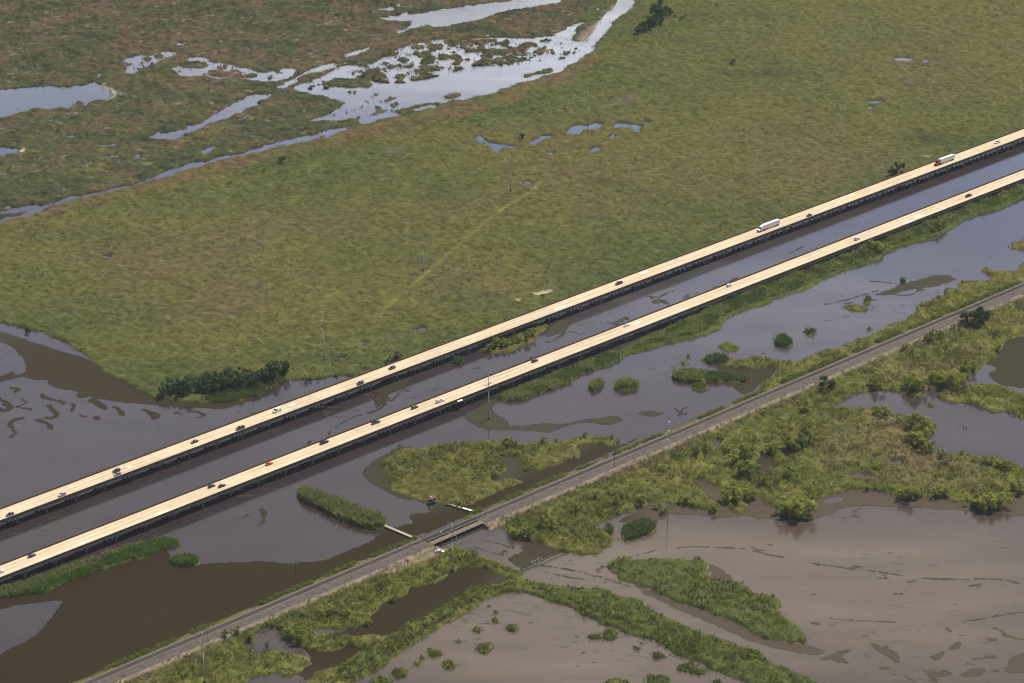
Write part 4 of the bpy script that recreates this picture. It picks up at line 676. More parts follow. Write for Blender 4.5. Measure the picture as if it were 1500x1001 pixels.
for i in range(7):
    x = 1.2 + i * (RLEN - 2.4) / 6
    q = MB().box(x - .2, x + .2, -6.8, 2.5, .85, 1.148).build('bent_cap', M['dark_wood'], t)
    for y in (-6.3, -4.4, -2.2, 0, 2.1): MB().tube((x, y, -2), (x, y, .846), .2, .18, 8).build('pile', M['dark_wood'], q)
for x in (-.5, RLEN + .1): MB().box(x, x + .4, -6.9, 3.0, -1, 1.68).build('abutment', M['girder'], t)
#@@MORE
# ---------------------------------------------------------------- vehicles
def ringv(x, w, z0, z1, r=.1): return [(x, -w, z0 + r), (x, -w, z1 - r), (x, -w + r, z1), (x, w - r, z1), (x, w, z1 - r), (x, w, z0 + r), (x, w - r, z0), (x, -w + r, z0)]
def frustum(b, base, top):
    (x0, x1, w0, z0), (x2, x3, w1, z1) = base, top
    b.quad_ring([[(x0, -w0, z0), (x1, -w0, z0), (x1, w0, z0), (x0, w0, z0)], [(x2, -w1, z1), (x3, -w1, z1), (x3, w1, z1), (x2, w1, z1)], [(x2 + .12, -w1 + .12, z1 + .05), (x3 - .12, -w1 + .12, z1 + .05), (x3 - .12, w1 - .12, z1 + .05), (x2 + .12, w1 - .12, z1 + .05)]])
def panel(quad, off=.02, shrink=.1, th=.015):
    q = [np.array(p, float) for p in quad]; cen = sum(q) / 4; n = np.cross(q[1] - q[0], q[3] - q[0]); n /= np.linalg.norm(n)
    q = [cen + (p - cen) * (1 - shrink) for p in q]
    return MB().quad_ring([[p + n * (off - .06) for p in q], [p + n * (off + th) for p in q]])
PARTS = {}
def kind_parts(kind):
    """list of (part name, mesh, material key or None for the paint, location)"""
    if kind in PARTS: return PARTS[kind]
    out = []
    D = {'sedan': ([(2.42, .62, .45, .66), (2.28, .82, .30, .76), (1.5, .90, .24, .88), (.95, .91, .22, .95), (-1.6, .91, .22, .99), (-2.15, .86, .28, 1.0), (-2.40, .74, .42, .92)], (-1.95, 1.05, .84, .94), (-1.15, .25, .63, 1.42), 1.45, -1.42, .33),
         'suv': ([(2.36, .68, .50, .85), (2.25, .88, .36, 1.0), (1.4, .95, .30, 1.10), (.9, .96, .28, 1.14), (-2.0, .96, .28, 1.16), (-2.36, .84, .42, 1.10)], (-2.28, 1.05, .90, 1.1), (-2.05, .22, .70, 1.72), 1.42, -1.42, .37),
         'pickup': ([(2.92, .74, .55, .92), (2.8, .95, .42, 1.08), (1.9, 1.0, .36, 1.16), (1.3, 1.0, .34, 1.2), (-.62, 1.0, .34, 1.2), (-.66, .98, .36, 1.18)], (-.66, 1.5, .94, 1.14), (-.42, .72, .74, 1.86), 1.9, -1.75, .40),
         'van': ([(2.9, .78, .5, 1.0), (2.75, .98, .36, 1.25), (1.9, 1.0, .30, 1.45), (-2.7, 1.0, .30, 1.5), (-2.85, .96, .36, 1.45)], (-2.84, 2.1, .98, 1.4), (-2.72, 1.15, .86, 2.25), 1.9, -1.8, .38)}
    if kind in D or kind == 'utility':
        rings, base, top, fx, rx, wr = D['pickup' if kind == 'utility' else kind]
        b = MB().quad_ring([ringv(*r) for r in rings]); frustum(b, base, top)
        if kind in ('pickup', 'utility'):
            b.box(-2.9, -.65, -.97, .97, .42, .74); b.box(-2.9, -.65, -1.0, -.90, .742, 1.2); b.box(-2.9, -.65, .90, 1.0, .742, 1.2); b.box(-2.94, -2.86, -.98, .98, .55, 1.198)
        out.append(('body', b.mesh('body'), None, (0, 0, 0)))
        (x0, x1, w0, z0), (x2, x3, w1, z1) = base, top
        out.append(('windscreen', panel([(x1, -w0, z0), (x1, w0, z0), (x3, w1, z1), (x3, -w1, z1)], shrink=.14).mesh('windscreen', M['glass']), 'glass', (0, 0, 0)))
        out.append(('rear_window', panel([(x0, w0, z0), (x0, -w0, z0), (x2, -w1, z1), (x2, w1, z1)], shrink=.2).mesh('rear_window', M['glass']), 'glass', (0, 0, 0)))
        xa, xb = (x0, x2) if kind != 'van' else (.2, .25)
        for sgn in (1, -1):
            q = [(x1, w0 * sgn, z0), (xa, w0 * sgn, z0), (xb, w1 * sgn, z1), (x3, w1 * sgn, z1)]
            out.append(('side_window', panel(q if sgn > 0 else q[::-1], shrink=.16).mesh('side_window', M['glass']), 'glass', (0, 0, 0)))
        L0 = rings[0][0]; Lr = -2.94 if kind in ('pickup', 'utility') else rings[-1][0]; hw = rings[1][1]; zh = rings[1][3] - .16; zt = .85 if kind != 'van' else 1.2
        for sgn in (1, -1):
            out.append(('headlight', MB().box(L0 - .22, L0 - .02, sgn * (hw - .2) - .16, sgn * (hw - .2) + .16, zh - .09, zh + .07, .03).mesh('headlight', M['lamp']), 'lamp', (0, 0, 0)))
            out.append(('tail_light', MB().box(Lr - .03, Lr + .12, sgn * (hw - .1) - .12, sgn * (hw - .1) + .1, zt - .08, zt + .08, .02).mesh('tail_light', M['tail']), 'tail', (0, 0, 0)))
        wm = MB().tube((0, -.12, 0), (0, .12, 0), wr, wr, 14).mesh('wheel', M['tyre'], False)
        for x in (fx, rx):
            for sgn in (1, -1): out.append(('wheel', wm, 'tyre', (x, sgn * (hw - .06), wr)))
        if kind == 'utility':
            out.append(('cargo_box', MB().box(-2.8, -.7, -.95, .95, 1.205, 1.95, .12).mesh('cargo_box', M['whitep']), 'whitep', (0, 0, 0)))
            out.append(('ladder_rack', MB().box(-2.7, .6, -.75, -.69, 2.02, 2.08).box(-2.7, .6, .69, .75, 2.02, 2.08).box(-2.6, -2.54, -.69, .69, 2.02, 2.08).box(-.9, -.84, -.69, .69, 2.02, 2.08).box(-2.6, -2.54, -.74, -.70, 1.9, 2.02).box(-2.6, -2.54, .70, .74, 1.9, 2.02).mesh('ladder_rack', M['dark_steel']), 'dark_steel', (0, 0, 0)))
    else:                                              # articulated lorry
        out.append(('trailer', MB().box(-10.4, 5.75, -1.3, 1.3, 1.12, 4.1, .07).mesh('trailer', M['whitep']), 'whitep', (0, 0, 0)))
        out.append(('chassis', MB().box(-10.3, -6.6, -.6, .6, .75, 1.1).box(3.6, 9.9, -.5, .5, .6, 1.0).box(4.9, 6.6, -1.25, -.75, .45, 1.0, .1).box(6.3, 7.6, .75, 1.25, .45, 1.0, .1).box(1.9, 2.15, -.9, .9, .3, 1.1).mesh('chassis', M['black']), 'black', (0, 0, 0)))
        cab = MB(); cab.quad_ring([ringv(6.35, 1.22, .95, 3.55, .15), ringv(8.55, 1.22, .95, 3.3, .15), ringv(9.15, 1.1, .95, 2.1, .12)])
        cab.quad_ring([ringv(6.3, 1.15, 3.3, 3.95, .12), ringv(7.5, 1.12, 3.2, 3.85, .2), ringv(8.5, 1.0, 3.05, 3.3, .1)])
        cab.quad_ring([ringv(9.0, 1.05, .8, 2.1, .2), ringv(9.9, .98, .75, 1.95, .25), ringv(10.7, .86, .7, 1.6, .25)])
        for sgn in (1, -1): cab.box(9.35, 10.55, sgn * 1.02 - .2, sgn * 1.02 + .2, .75, 1.2, .1)
        out.append(('cab', cab.mesh('cab'), None, (0, 0, 0)))
        out.append(('windscreen', panel([(9.13, -1.05, 2.12), (9.13, 1.05, 2.12), (8.6, 1.1, 3.15), (8.6, -1.1, 3.15)], off=.05, shrink=.1).mesh('windscreen', M['glass']), 'glass', (0, 0, 0)))
        for sgn in (1, -1):
            q = [(8.7, 1.22 * sgn, 2.15), (7.75, 1.22 * sgn, 2.15), (7.75, 1.22 * sgn, 2.9), (8.45, 1.22 * sgn, 2.9)]
            out.append(('side_window', panel(q if sgn > 0 else q[::-1], shrink=.05).mesh('side_window', M['glass']), 'glass', (0, 0, 0)))
            out.append(('headlight', MB().box(10.4, 10.72, sgn * .85 - .16, sgn * .85 + .16, 1.0, 1.22, .04).mesh('headlight', M['lamp']), 'lamp', (0, 0, 0)))
        out.append(('grille', MB().box(10.55, 10.76, -.5, .5, .85, 1.5, .05).mesh('grille', M['black']), 'black', (0, 0, 0)))
        out.append(('bumper', MB().box(10.4, 10.95, -1.15, 1.15, .38, .74, .1).mesh('bumper', M['black']), 'black', (0, 0, 0)))
        wm = MB().tube((0, -.17, 0), (0, .17, 0), .52, .52, 16).mesh('wheel', M['tyre'])
        for x in (9.75, 5.6, 4.3, -7.9, -9.2):
            for sgn in (1, -1): out.append(('wheel', wm, 'tyre', (x, sgn * 1.08, .52)))
    PARTS[kind] = out; return out
PAINT = {}
def paint(col):
    if col not in PAINT: PAINT[col] = plain('car_paint', col, .28, var=.03, spec=.5, coat=.4)
    return PAINT[col]
def vehicle(kind, name, label, cat, loc, rz, col, group):
    t = empty(name, loc, rz); tag(t, label, cat, group)
    for pn, me, mk, pl in kind_parts(kind):
        o = bpy.data.objects.new(pn, me); o.location = pl; link(o, t)
        if mk is None:
            if not me.materials: me.materials.append(None)
            o.material_slots[0].link = 'OBJECT'; o.material_slots[0].material = paint(col)
    return t
WHT, BLK, GRY, SIL, MAR, ORG, BLU, BRN = (.86, .86, .85), (.012, .013, .015), (.05, .052, .058), (.42, .44, .46), (.05, .012, .014), (.55, .075, .02), (.02, .028, .05), (.035, .026, .022)
FARV = [('sedan', 10, 752, 0, GRY, 'dark grey sedan nearest the left end of the far bridge'), ('suv', 92, 727, 0, SIL, 'silver white car in the near lane at the left of the far bridge'), ('suv', 172, 692, 1, BLK, 'black car side by side with a silver one on the far bridge, outer lane'), ('sedan', 174, 697, 0, (.20, .23, .28), 'bluish silver sedan side by side with a black car on the far bridge'),
 ('sedan', 286, 649, 1, GRY, 'dark grey sedan just behind the side by side pair on the far bridge'), ('pickup', 353, 629, 0, (.02, .026, .026), 'black pickup with open bed ahead of the white van on far bridge'), ('van', 407, 604, 1, WHT, 'white van on the far bridge beyond the bay'), ('suv', 530, 564, 0, (.03, .018, .018), 'dark maroon car on the far bridge above the marsh corner'), ('suv', 575, 541, 1, (.035, .045, .045), 'dark green grey car with pale roof shine behind the maroon car'), ('pickup', 908, 417, 1, (.03, .03, .03), 'dark pickup alone at the middle of the far bridge'),
 ('lorry', 1129, 336, 1, WHT, 'articulated lorry with white cab and white trailer on the far bridge'), ('sedan', 1189, 318, 0, (.035, .014, .014), 'dark maroon car following the white lorry'), ('lorry', 1388, 240, 1, (.30, .018, .03), 'articulated lorry with red cab and white trailer on the far bridge'), ('pickup', 1462, 210, 1, WHT, 'white pickup following the red lorry near the right edge')]
NEARV = [('suv', 4, 842, 0, WHT, 'white car cut by the left edge on the near bridge'), ('sedan', 48, 816, 1, BLU, 'dark blue sedan near the left end of the near bridge'), ('sedan', 311, 714, 1, BLK, 'rear of two black sedans close together on the near bridge'), ('sedan', 327, 714, 0, BLK, 'front of two black sedans close together on the near bridge'), ('sedan', 397, 682, 1, ORG, 'orange red car on the near bridge'), ('pickup', 476, 650, 1, MAR, 'maroon pickup ahead of the orange car on the near bridge'), ('pickup', 552, 621, 1, GRY, 'dark grey pickup between the maroon pickup and the brown car'), ('suv', 609, 599, 1, BRN, 'dark brown car just behind the white utility truck'),
 ('utility', 647, 590, 0, WHT, 'white utility truck with cargo box and ladder rack on near bridge'), ('suv', 786, 531, 1, BLK, 'black boxy car right of the tall pole on the near bridge'), ('sedan', 921, 479, 1, WHT, 'white sedan at the middle of the near bridge, left of two alike'), ('suv', 1072, 421, 1, WHT, 'white car on the near bridge beside the start of the cane strip'), ('suv', 1260, 353, 0, (.60, .61, .62), 'silver white car on the near bridge beside the leafy bushes'), ('pickup', 1422, 289, 0, (.018, .018, .02), 'black pickup nearest the right end of the near bridge')]
for lst, cn, ctr, rz, grp in ((FARV, C_FAR, (3.4, 7.1), RZ + math.pi, 'vehicles on the far bridge'), (NEARV, C_NEAR, (6.05, 9.75), RZ, 'vehicles on the near bridge')):
    for kind, px, py, ln, col, lab in lst:
        s, _ = sc(G(px, py, ZD)); p = xy(s, cn - ctr[ln])
        nm = {'sedan': 'car', 'suv': 'car', 'pickup': 'pickup_truck', 'utility': 'utility_truck', 'van': 'van', 'lorry': 'articulated_lorry'}[kind]
        vehicle(kind, nm, lab, {'utility': 'truck', 'lorry': 'lorry', 'pickup': 'pickup', 'van': 'van'}.get(kind, 'car'), (p[0], p[1], ZD + .02), rz, col, grp)
p = G(644, 808, 1.0)
vehicle('sedan', 'parked_car', 'white sedan parked on bare ground beside the railway bridge', 'car', (p[0], p[1], height_at(p[0], p[1]) + .02), math.radians(-4), WHT, None)

# ---------------------------------------------------------------- poles and wires
ENDS = {}
def davit_arm(t, z, sgn, L_):
    b = MB().path([(0, 0, z), (0, sgn * L_ * .5, z + .35), (0, sgn * L_, z + .5)], .09); q = b.build('crossarm', M['steel'], t)
    MB().tube((0, sgn * L_, z + .45), (0, sgn * L_, z - 1.9), .11, .11, 8).build('insulator', M['insul'], q); return (0, sgn * L_, z - 1.9)
def trans_pole(key, px, py, h, rz, style, label, grp):
    g = G(px, py); z0 = height_at(*g[:2]); t = empty('transmission_pole', (g[0], g[1], z0 - 1.5), rz); tag(t, label, 'power pole', grp)
    h += 1.5
    MB().tube((0, 0, 0), (0, 0, h * .62), .32, .22, 12).tube((0, 0, h * .62), (0, 0, h), .22, .12, 12).build('pole', M['steel'], t, True)
    MB().tube((0, 0, 0), (0, 0, 2.6), .8, .75, 12).build('footing', M['dark_steel'], t)
    e = []
    if style == 'davit':
        e = [davit_arm(t, h - 1.0, 1, 3.2), davit_arm(t, h - 7.2, 1, 3.2), davit_arm(t, h - 7.0, -1, 3.2)]
    elif style == 'side':
        for k in range(3):
            z = h - .6 - 5.6 * k; q = MB().path([(0, 0, z), (0, .9, z)], .1).build('crossarm', M['steel'], t)
            MB().tube((-.9, .9, z - .05), (.9, .9, z + .05), .17, .17, 8).build('insulator', M['insul'], q); e.append((0, .9, z))
    else:
        for z in (h - 7.5, h - 1.0):
            q = MB().box(-.12, .12, -2.6, 2.6, z, z + .22).build('crossarm', M['dark_steel'], t)
            for s_ in (-1, 1):
                if z > h - 5 and s_ < 0: continue
                MB().path([(-1.6, s_ * 2.6, z + .1), (-1.5, s_ * 2.6, z - 2.2), (1.5, s_ * 2.6, z - 2.2), (1.6, s_ * 2.6, z + .1)], .045, 5).build('jumper_wire', M['dark_steel'], q)
                MB().tube((-1.6, s_ * 2.6, z + .1), (1.6, s_ * 2.6, z + .1), .12, .12, 6).build('insulator', M['insul'], q); e.append((0, s_ * 2.6, z + .1))
    ca, sa = math.cos(rz), math.sin(rz)
    ENDS[key] = [np.array([g[0] + x * ca - y * sa, g[1] + x * sa + y * ca, z0 - 1.5 + z]) for x, y, z in e]
def ang(a, b):
    A_, B_ = G(*a), G(*b); return math.atan2(B_[1] - A_[1], B_[0] - A_[0])
PA = [(475, 529), (620, 398), (748, 282), (861, 183), (961, 92), (1050, 10)]; ra = ang(PA[0], PA[4])
trans_pole('a0', 475, 529, 33, ra + .5, 'side', 'tall grey corner pole with three white insulators on the marsh edge by the bay', 'power poles')
for k, lab in enumerate(('tall grey pole beside the pale mown track in the marsh', 'grey pole just left of a small blue pool at the track end', 'grey pole standing at the edge of the blue marsh pools', 'grey pole in front of the grove beside the far canal', 'grey pole farthest off, cut by the top edge of the photo')):
    trans_pole('a%d' % (k + 1), *PA[k + 1], 27, ra, 'davit', lab, 'power poles')
trans_pole('c', 716, 614, 30, ang((475, 529), (716, 614)), 'strain', 'tall grey pole standing in the water in front of the near bridge', 'power poles')
rb = ang((300, 1003), (980, 690))
trans_pole('b0', 300, 1006, 29, rb, 'davit', 'grey pole at the bottom edge of the photo beside the railway', 'power poles')
trans_pole('b1', 663, 838, 28, rb, 'davit', 'pale grey pole beside the parked white car', 'power poles')
trans_pole('b2', 980, 689, 30, rb, 'side', 'grey pole south of the railway with three insulators on one side', 'power poles')
def span(a, b, sag, label):
    A_, B_ = ENDS[a], ENDS[b]; o = A_[0]; t = empty('power_line', o); tag(t, label, 'power line', 'power lines')
    for k in range(3):
        p, q = A_[k] - o, B_[k] - o; pts = []
        for i in range(17):
            u = i / 16; r = p + (q - p) * u; r[2] -= sag * 4 * u * (1 - u); pts.append(r)
        MB().path(pts, .014, 3).build('wire', M['dark_steel'], t)
span('a0', 'a1', 4, 'wires from the bayside corner pole to the pole by the track'); span('a1', 'a2', 4, 'wires over the pale track in the marsh'); span('a2', 'a3', 4, 'wires ending at the pole by the blue pools'); span('a3', 'a4', 4, 'wires from the blue pools towards the far grove'); span('a4', 'a5', 4, 'wires running off the top of the photo')
span('a0', 'c', 5, 'wires crossing both bridges to the pole in the water'); span('c', 'b2', 5, 'wires from the pole in the water to the railway side'); span('b0', 'b1', 5, 'wires between the bottom edge pole and the parked car pole'); span('b1', 'b2', 5, 'wires along the railway right of the parked car')
def wood_pole(px, py, h, label, lamp=False, z=None):
    g = G(px, py, 1.2); z0 = height_at(*g[:2]) - .5; t = empty('wooden_pole', (g[0], g[1], z0), rb); tag(t, label, 'pole', 'wooden poles along the railway')
    MB().tube((0, 0, 0), (0, 0, h + .5), .16, .11, 8).build('pole', M['dark_wood'], t, True)
    if lamp: MB().box(-.35, .35, -.25, .25, h - .1, h + .75, .1).build('signal_box', M['whitep'], t)
    else:
        q = MB().box(-.06, .06, -.9, .9, h - .3, h - .16).build('crossarm', M['dark_wood'], t)
wood_pole(646, 799, 9.5, 'dark wooden pole topped by a white box at the railway bridge', True)
wood_pole(433, 838, 8.5, 'short dark wooden pole at the track edge left of the bare ground'); wood_pole(305, 942, 8, 'short wooden pole at the track edge near the bottom power pole'); wood_pole(900, 685, 7.5, 'thin wooden pole beside the brown shrubs right of the railway bridge'); wood_pole(1207, 571, 7, 'thin wooden pole by the dark tree at the track edge'); wood_pole(1482, 434, 7, 'thin wooden pole at the track edge by the right border')
wood_pole(977, 787, 20, 'tall dark wooden pole standing in the muddy shallows')
for px, py, h, lab in ((92, 491, 2.2, 'thin pale stake in the bay near the marsh bank'), (1415, 629, 2.2, 'right of two dark stumps in the grey pond'), (1411, 628, 1.5, 'left of two dark stumps in the grey pond')):
    g = G(px, py); o = MB().tube((0, 0, -1), (0, 0, h), .28, .2, 8).tube((0, 0, h * .5), (.35, .1, h * .8), .1, .06, 6).build('stump' if px > 1000 else 'stake', M['dark_wood'] if px > 1000 else M['pale_wood'], loc=g); tag(o, lab, 'stump' if px > 1000 else 'stake')

# ---------------------------------------------------------------- jetties, pipe crossing, hut
def jetty(a, b, z, width, label, mat_, gaps=()):
    A_, B_ = G(*a, z), G(*b, z); d = B_ - A_; Ln = float(np.hypot(d[0], d[1])); t = empty('jetty', (A_[0], A_[1], 0), math.atan2(d[1], d[0])); tag(t, label, 'jetty')
    b = MB(); i = 0; x = 0
    while x < Ln:
        if not any(g0 < x / Ln < g1 for g0, g1 in gaps): b.box(x + .02, x + .38, -width / 2 + .05 * math.sin(i * 2.3), width / 2 + .05 * math.sin(i * 1.1), z, z + .07)
        x += .4; i += 1
    b.build('plank_deck', mat_, t)
    MB().box(0, Ln, -width / 2 + .1, -width / 2 + .3, z - .25, z - .003).box(0, Ln, width / 2 - .3, width / 2 - .1, z - .25, z - .003).build('beam', M['dark_wood'], t)
    for k in range(int(Ln / 3) + 1):
        for s_ in (-1, 1): MB().tube((k * 3 + .3, s_ * (width / 2 + .16), -1.5), (k * 3 + .3, s_ * (width / 2 + .16), z + .25), .13, .12, 8).build('post', M['dark_wood'], t)
    return t
jetty((559, 768), (604, 787), .9, 1.9, 'pale wooden jetty from the reed island to the railway bank', M['pale_wood'])
j = jetty((655, 738), (697, 750), .8, 1.6, 'broken jetty with two white panels below the green island', M['wood'], ((.3, .36), (.5, .55)))
Lj = float(np.linalg.norm((G(697, 750, .8) - G(655, 738, .8))[:2]))
for u0, u1 in ((.55, .70), (.73, .86)): MB().box(Lj * u0, Lj * u1, -.75, .85, .88, .98).build('white_panel', M['whitep'], j)
A_, B_ = G(763, 835, .7), G(822, 811, .7); d = B_ - A_; Ln = float(np.hypot(d[0], d[1])); t = empty('pipe_crossing', (A_[0], A_[1], 0), math.atan2(d[1], d[0])); tag(t, 'twin pipes with four round hoops crossing the muddy channel', 'pipeline')
for y in (-.75, .75): MB().tube((0, y, .75), (Ln, y, .75), .22, .22, 10).build('pipe', M['wood'] if y < 0 else M['dark_wood'], t, True)
for k in range(8):
    x = .4 + k * (Ln - .8) / 7; MB().box(x - .15, x + .15, -1.3, 1.3, .25, .47).tube((x, -1.1, -1.5), (x, -1.1, .9), .15, .15, 8).tube((x, 1.1, -1.5), (x, 1.1, .9), .15, .15, 8).build('support', M['dark_wood'], t)
for x in (Ln * .38, Ln * .52):
    for s_ in (-1, 1):
        MB().path([(x + 1.15 * math.cos(a), s_ * (1.9 + 1.2 * math.sin(a)), 1.0 + .5 * math.sin(a)) for a in np.linspace(0, 2 * math.pi, 15)], .08, 6).build('hoop', M['steel'], t)
g = G(632, 737); t = empty('hut', (g[0], g[1], 0), .5); tag(t, 'small wooden hut with red roof on stilts at the green island shore', 'hut')
MB().box(-2.5, 2.3, -2.1, 2.1, 1.3, 1.5).build('platform', M['wood'], t)
for x in (-2.2, 0, 2.0):
    for y in (-1.8, 1.8): MB().tube((x, y, -1.5), (x, y, 1.3), .14, .12, 8).build('stilt', M['dark_wood'], t)
MB().box(-1.6, 1.8, -1.4, 1.4, 1.502, 3.5).build('wall', M['dark_wood'], t)
r_ = MB(); r_.quad_ring([[(-2.3, -2.0, 3.5), (2.4, -2.0, 3.5), (2.4, 2.0, 3.5), (-2.3, 2.0, 3.5)], [(-1.2, -.15, 4.7), (1.3, -.15, 4.7), (1.3, .15, 4.7), (-1.2, .15, 4.7)]]); r_.build('roof', M['redroof'], t)
MB().box(-.35, .45, -1.48, -1.40, 1.55, 3.2).build('door', M['pale_wood'], t)
MB().box(-.9, -.1, -.9, -.8, 4.0, 4.5).box(-.95, -.05, -1.0, -.7, 4.5, 4.56).build('roof_hatch', M['whitep'], t)
#@@PLANTS
# ---------------------------------------------------------------- plants
def leaf_quads(P, Nrm, size, rng, asp=.55):
    n = len(P); a = np.cross(Nrm, rng.normal(size=(n, 3))); a /= np.linalg.norm(a, axis=1)[:, None] + 1e-9; b = np.cross(Nrm, a)
    s = np.asarray(size).reshape(-1, 1) if np.ndim(size) else size
    a = a * s * .5; b = b * s * .5 * asp
    V = np.stack([P - a, P + b * .9 - a * .1, P + a, P - b * .9 - a * .1], 1).reshape(-1, 3); return V, np.arange(4 * n).reshape(n, 4)
def tinted(name, V, Fc, tint, k):
    me = mesh_np(name, V, Fc, M['leaf']); color_attr(me, 'tint', np.repeat(tint, k, 0)); return me
def tints(n, base, rng, alt=None, p=.25, var=.28):
    t = np.array(base)[None] * (1 + rng.uniform(-var, var, (n, 1)))
    if alt is not None: t = np.where(rng.random((n, 1)) < p, np.array(alt)[None] * (1 + rng.uniform(-var, var, (n, 1))), t)
    return np.clip(t, .004, .9)
def crown_mesh(seed, kind):
    r = np.random.default_rng(seed); nC = {'tree': 15, 'bush': 11, 'shrub': 9}[kind]; per = {'tree': 84, 'bush': 92, 'shrub': 60}[kind]
    asp = {'tree': (.40, .40, .40, .60), 'bush': (.52, .50, .40, .52), 'shrub': (.7, .6, .42, .45)}[kind]     # rx ry rz centre height, in units of height
    C = []
    while len(C) < nC:
        q = r.uniform(-1, 1, 3)
        if .25 < np.linalg.norm(q) < 1: C.append(q * np.array(asp[:3]) + [0, 0, asp[3]])
    C = np.array(C); C[:, 2] = np.clip(C[:, 2], .16, .92); V = []; Fc = []; T = []
    tone = r.uniform(.75, 1.25, nC)
    for i in range(nC):
        q = r.normal(size=(per, 3)); q /= np.linalg.norm(q, axis=1)[:, None]; rad = r.uniform(.10, .19) * (1.15 if kind != 'tree' else 1)
        P = C[i] + q * rad * (r.random((per, 1)) ** .4); nr = q * 1.0 + r.normal(size=(per, 3)) * .4 + [0, 0, .6]; nr /= np.linalg.norm(nr, axis=1)[:, None]
        v, f = leaf_quads(P, nr, r.uniform(.07, .125, per), r); Fc.append(f + 4 * per * i); V.append(v); T.append(tone[i] * (1 + r.uniform(-.25, .25, (per, 1))))
    return np.concatenate(V), np.concatenate(Fc), np.concatenate(T), C
def trunk_mesh(seed, C, kind):
    r = random.Random(seed); b = MB(); stems = 1 if kind == 'tree' else 3
    for k in range(stems):
        x0, y0 = (0, 0) if stems == 1 else (r.uniform(-.06, .06), r.uniform(-.06, .06)); tip = (r.uniform(-.05, .05) + 2.2 * x0, r.uniform(-.05, .05) + 2.2 * y0, .62); mid = ((x0 + tip[0]) / 2 + r.uniform(-.03, .03), (y0 + tip[1]) / 2, .3)
        b.tube((x0, y0, -.08), mid, .035 if stems == 1 else .022, .026 if stems == 1 else .016, 7); b.tube(mid, tip, .026 if stems == 1 else .016, .008, 7)
        for c_ in C[k::max(2, stems)][:5]: b.tube(mid, tuple(c_), .012, .004, 5)
    return b.mesh('trunk', M['bark'])
VAR = {}
def variants(kind, colk):
    if (kind, colk) in VAR: return VAR[(kind, colk)]
    base = {'dark': (.060, .092, .036), 'willow': (.29, .31, .062), 'mid': (.215, .250, .056)}[colk]; out = []
    for s in range(4):
        sd_ = s * 13 + len(kind) * 101 + len(colk) * 7; V, Fc, T, C = crown_mesh(sd_, kind)
        me = mesh_np('crown', V, Fc, M['leaf']); color_attr(me, 'tint', np.repeat(np.array(base)[None] * T * (1 + .25 * np.stack([T[:, 0] - 1, T[:, 0] * 0, T[:, 0] * 0], 1)), 4, 0))
        out.append((me, trunk_mesh(sd_, C, kind)))
    VAR[(kind, colk)] = out; return out
TRN = 0
def plant(kind, colk, name, cat, px, py, hpx, label, grp=None, wide=1.0):
    global TRN
    TRN += 1; r = random.Random(TRN * 31); g = G(px, py, .6); ds = math.sqrt(g[0] ** 2 + g[1] ** 2 + H * H); S = F / ds * math.hypot(g[0], g[1]) / ds; h = hpx / S * 1.12
    t = empty(name, (g[0], g[1], height_at(*g[:2]) - .15), r.uniform(0, 6.28)); w_ = wide * r.uniform(.9, 1.12); t.scale = (h * w_, h * w_, h); tag(t, label, cat, grp)
    cm, tm = variants(kind, colk)[r.randrange(4)]
    link(bpy.data.objects.new('trunk', tm), t); link(bpy.data.objects.new('crown', cm), t); return t
ORD = ['first', 'second', 'third', 'fourth', 'fifth', 'sixth', 'seventh', 'eighth', 'ninth', 'tenth', 'eleventh', 'twelfth', 'thirteenth', 'fourteenth', 'fifteenth', 'sixteenth', 'seventeenth', 'eighteenth', 'nineteenth', 'twentieth', 'twenty first', 'twenty second', 'twenty third', 'twenty fourth', 'twenty fifth', 'twenty sixth', 'twenty seventh', 'twenty eighth']
def grove(kind, colk, name, cat, what, where, pts, wide=1.0):
    pts = sorted(pts)
    for k, (x, y, h) in enumerate(pts):
        lab = f"{what} {where}, {'leftmost' if k == 0 else ('rightmost' if k == len(pts) - 1 else ORD[k] + ' from the left')}"
        plant(kind, colk, name, cat, x, y, h, lab, where, wide)
grove('bush', 'dark', 'dark_tree', 'tree', 'dark green tree', 'in the thicket on the bay shore', [(x_, y_, h_ * .84) for x_, y_, h_ in [(236,582,15),(246,577,18),(256,572,21),(263,581,17),(272,570,20),(281,577,24),(290,568,20),(298,562,18),(304,574,23),(313,566,22),(320,573,22),(326,560,20),(333,569,25),(341,561,22),(349,569,22),(356,558,20),(363,565,21),(371,556,19),(379,561,21),(386,553,20),(393,559,20),(401,549,19),(407,553,25),(414,548,20)]], 1.15)
grove('tree', 'dark', 'dark_tree', 'tree', 'dark tree', 'in the grove beside the far canal', [(x_, y_, h_ * .78) for x_, y_, h_ in [(934,50,12),(941,47,15),(949,45,18),(955,40,17),(951,36,14),(966,37,16),(960,27,17),(967,25,18),(974,24,15),(981,23,13),(956,17,12),(968,6,9)]], 1.3)
grove('shrub', 'dark', 'low_shrub', 'shrub', 'low dark shrub', 'right of the grove beside the far canal', [(989,29,6),(996,31,6),(1002,30,5)])
grove('bush', 'dark', 'dark_bush', 'bush', 'dark bush', 'beside the far bridge below the red lorry', [(1307,259,13),(1314,256,18)])
grove('bush', 'dark', 'dark_bush', 'bush', 'small dark bush', 'at the marsh edge above the green car', [(567,533,6),(575,531,8),(584,528,11)])
grove('bush', 'mid', 'green_bush', 'bush', 'green bush', 'on the bank under the far bridge', [(x_, y_, h_ * .8) for x_, y_, h_ in [(716,513,13),(724,508,14),(733,508,16),(742,509,14),(751,505,12),(761,503,11),(772,499,13),(780,494,13)]])
grove('shrub', 'mid', 'green_bush', 'bush', 'low green bush', 'at the bank left of the corner pole', [(447,556,9),(455,555,6),(466,554,5),(492,550,6)])
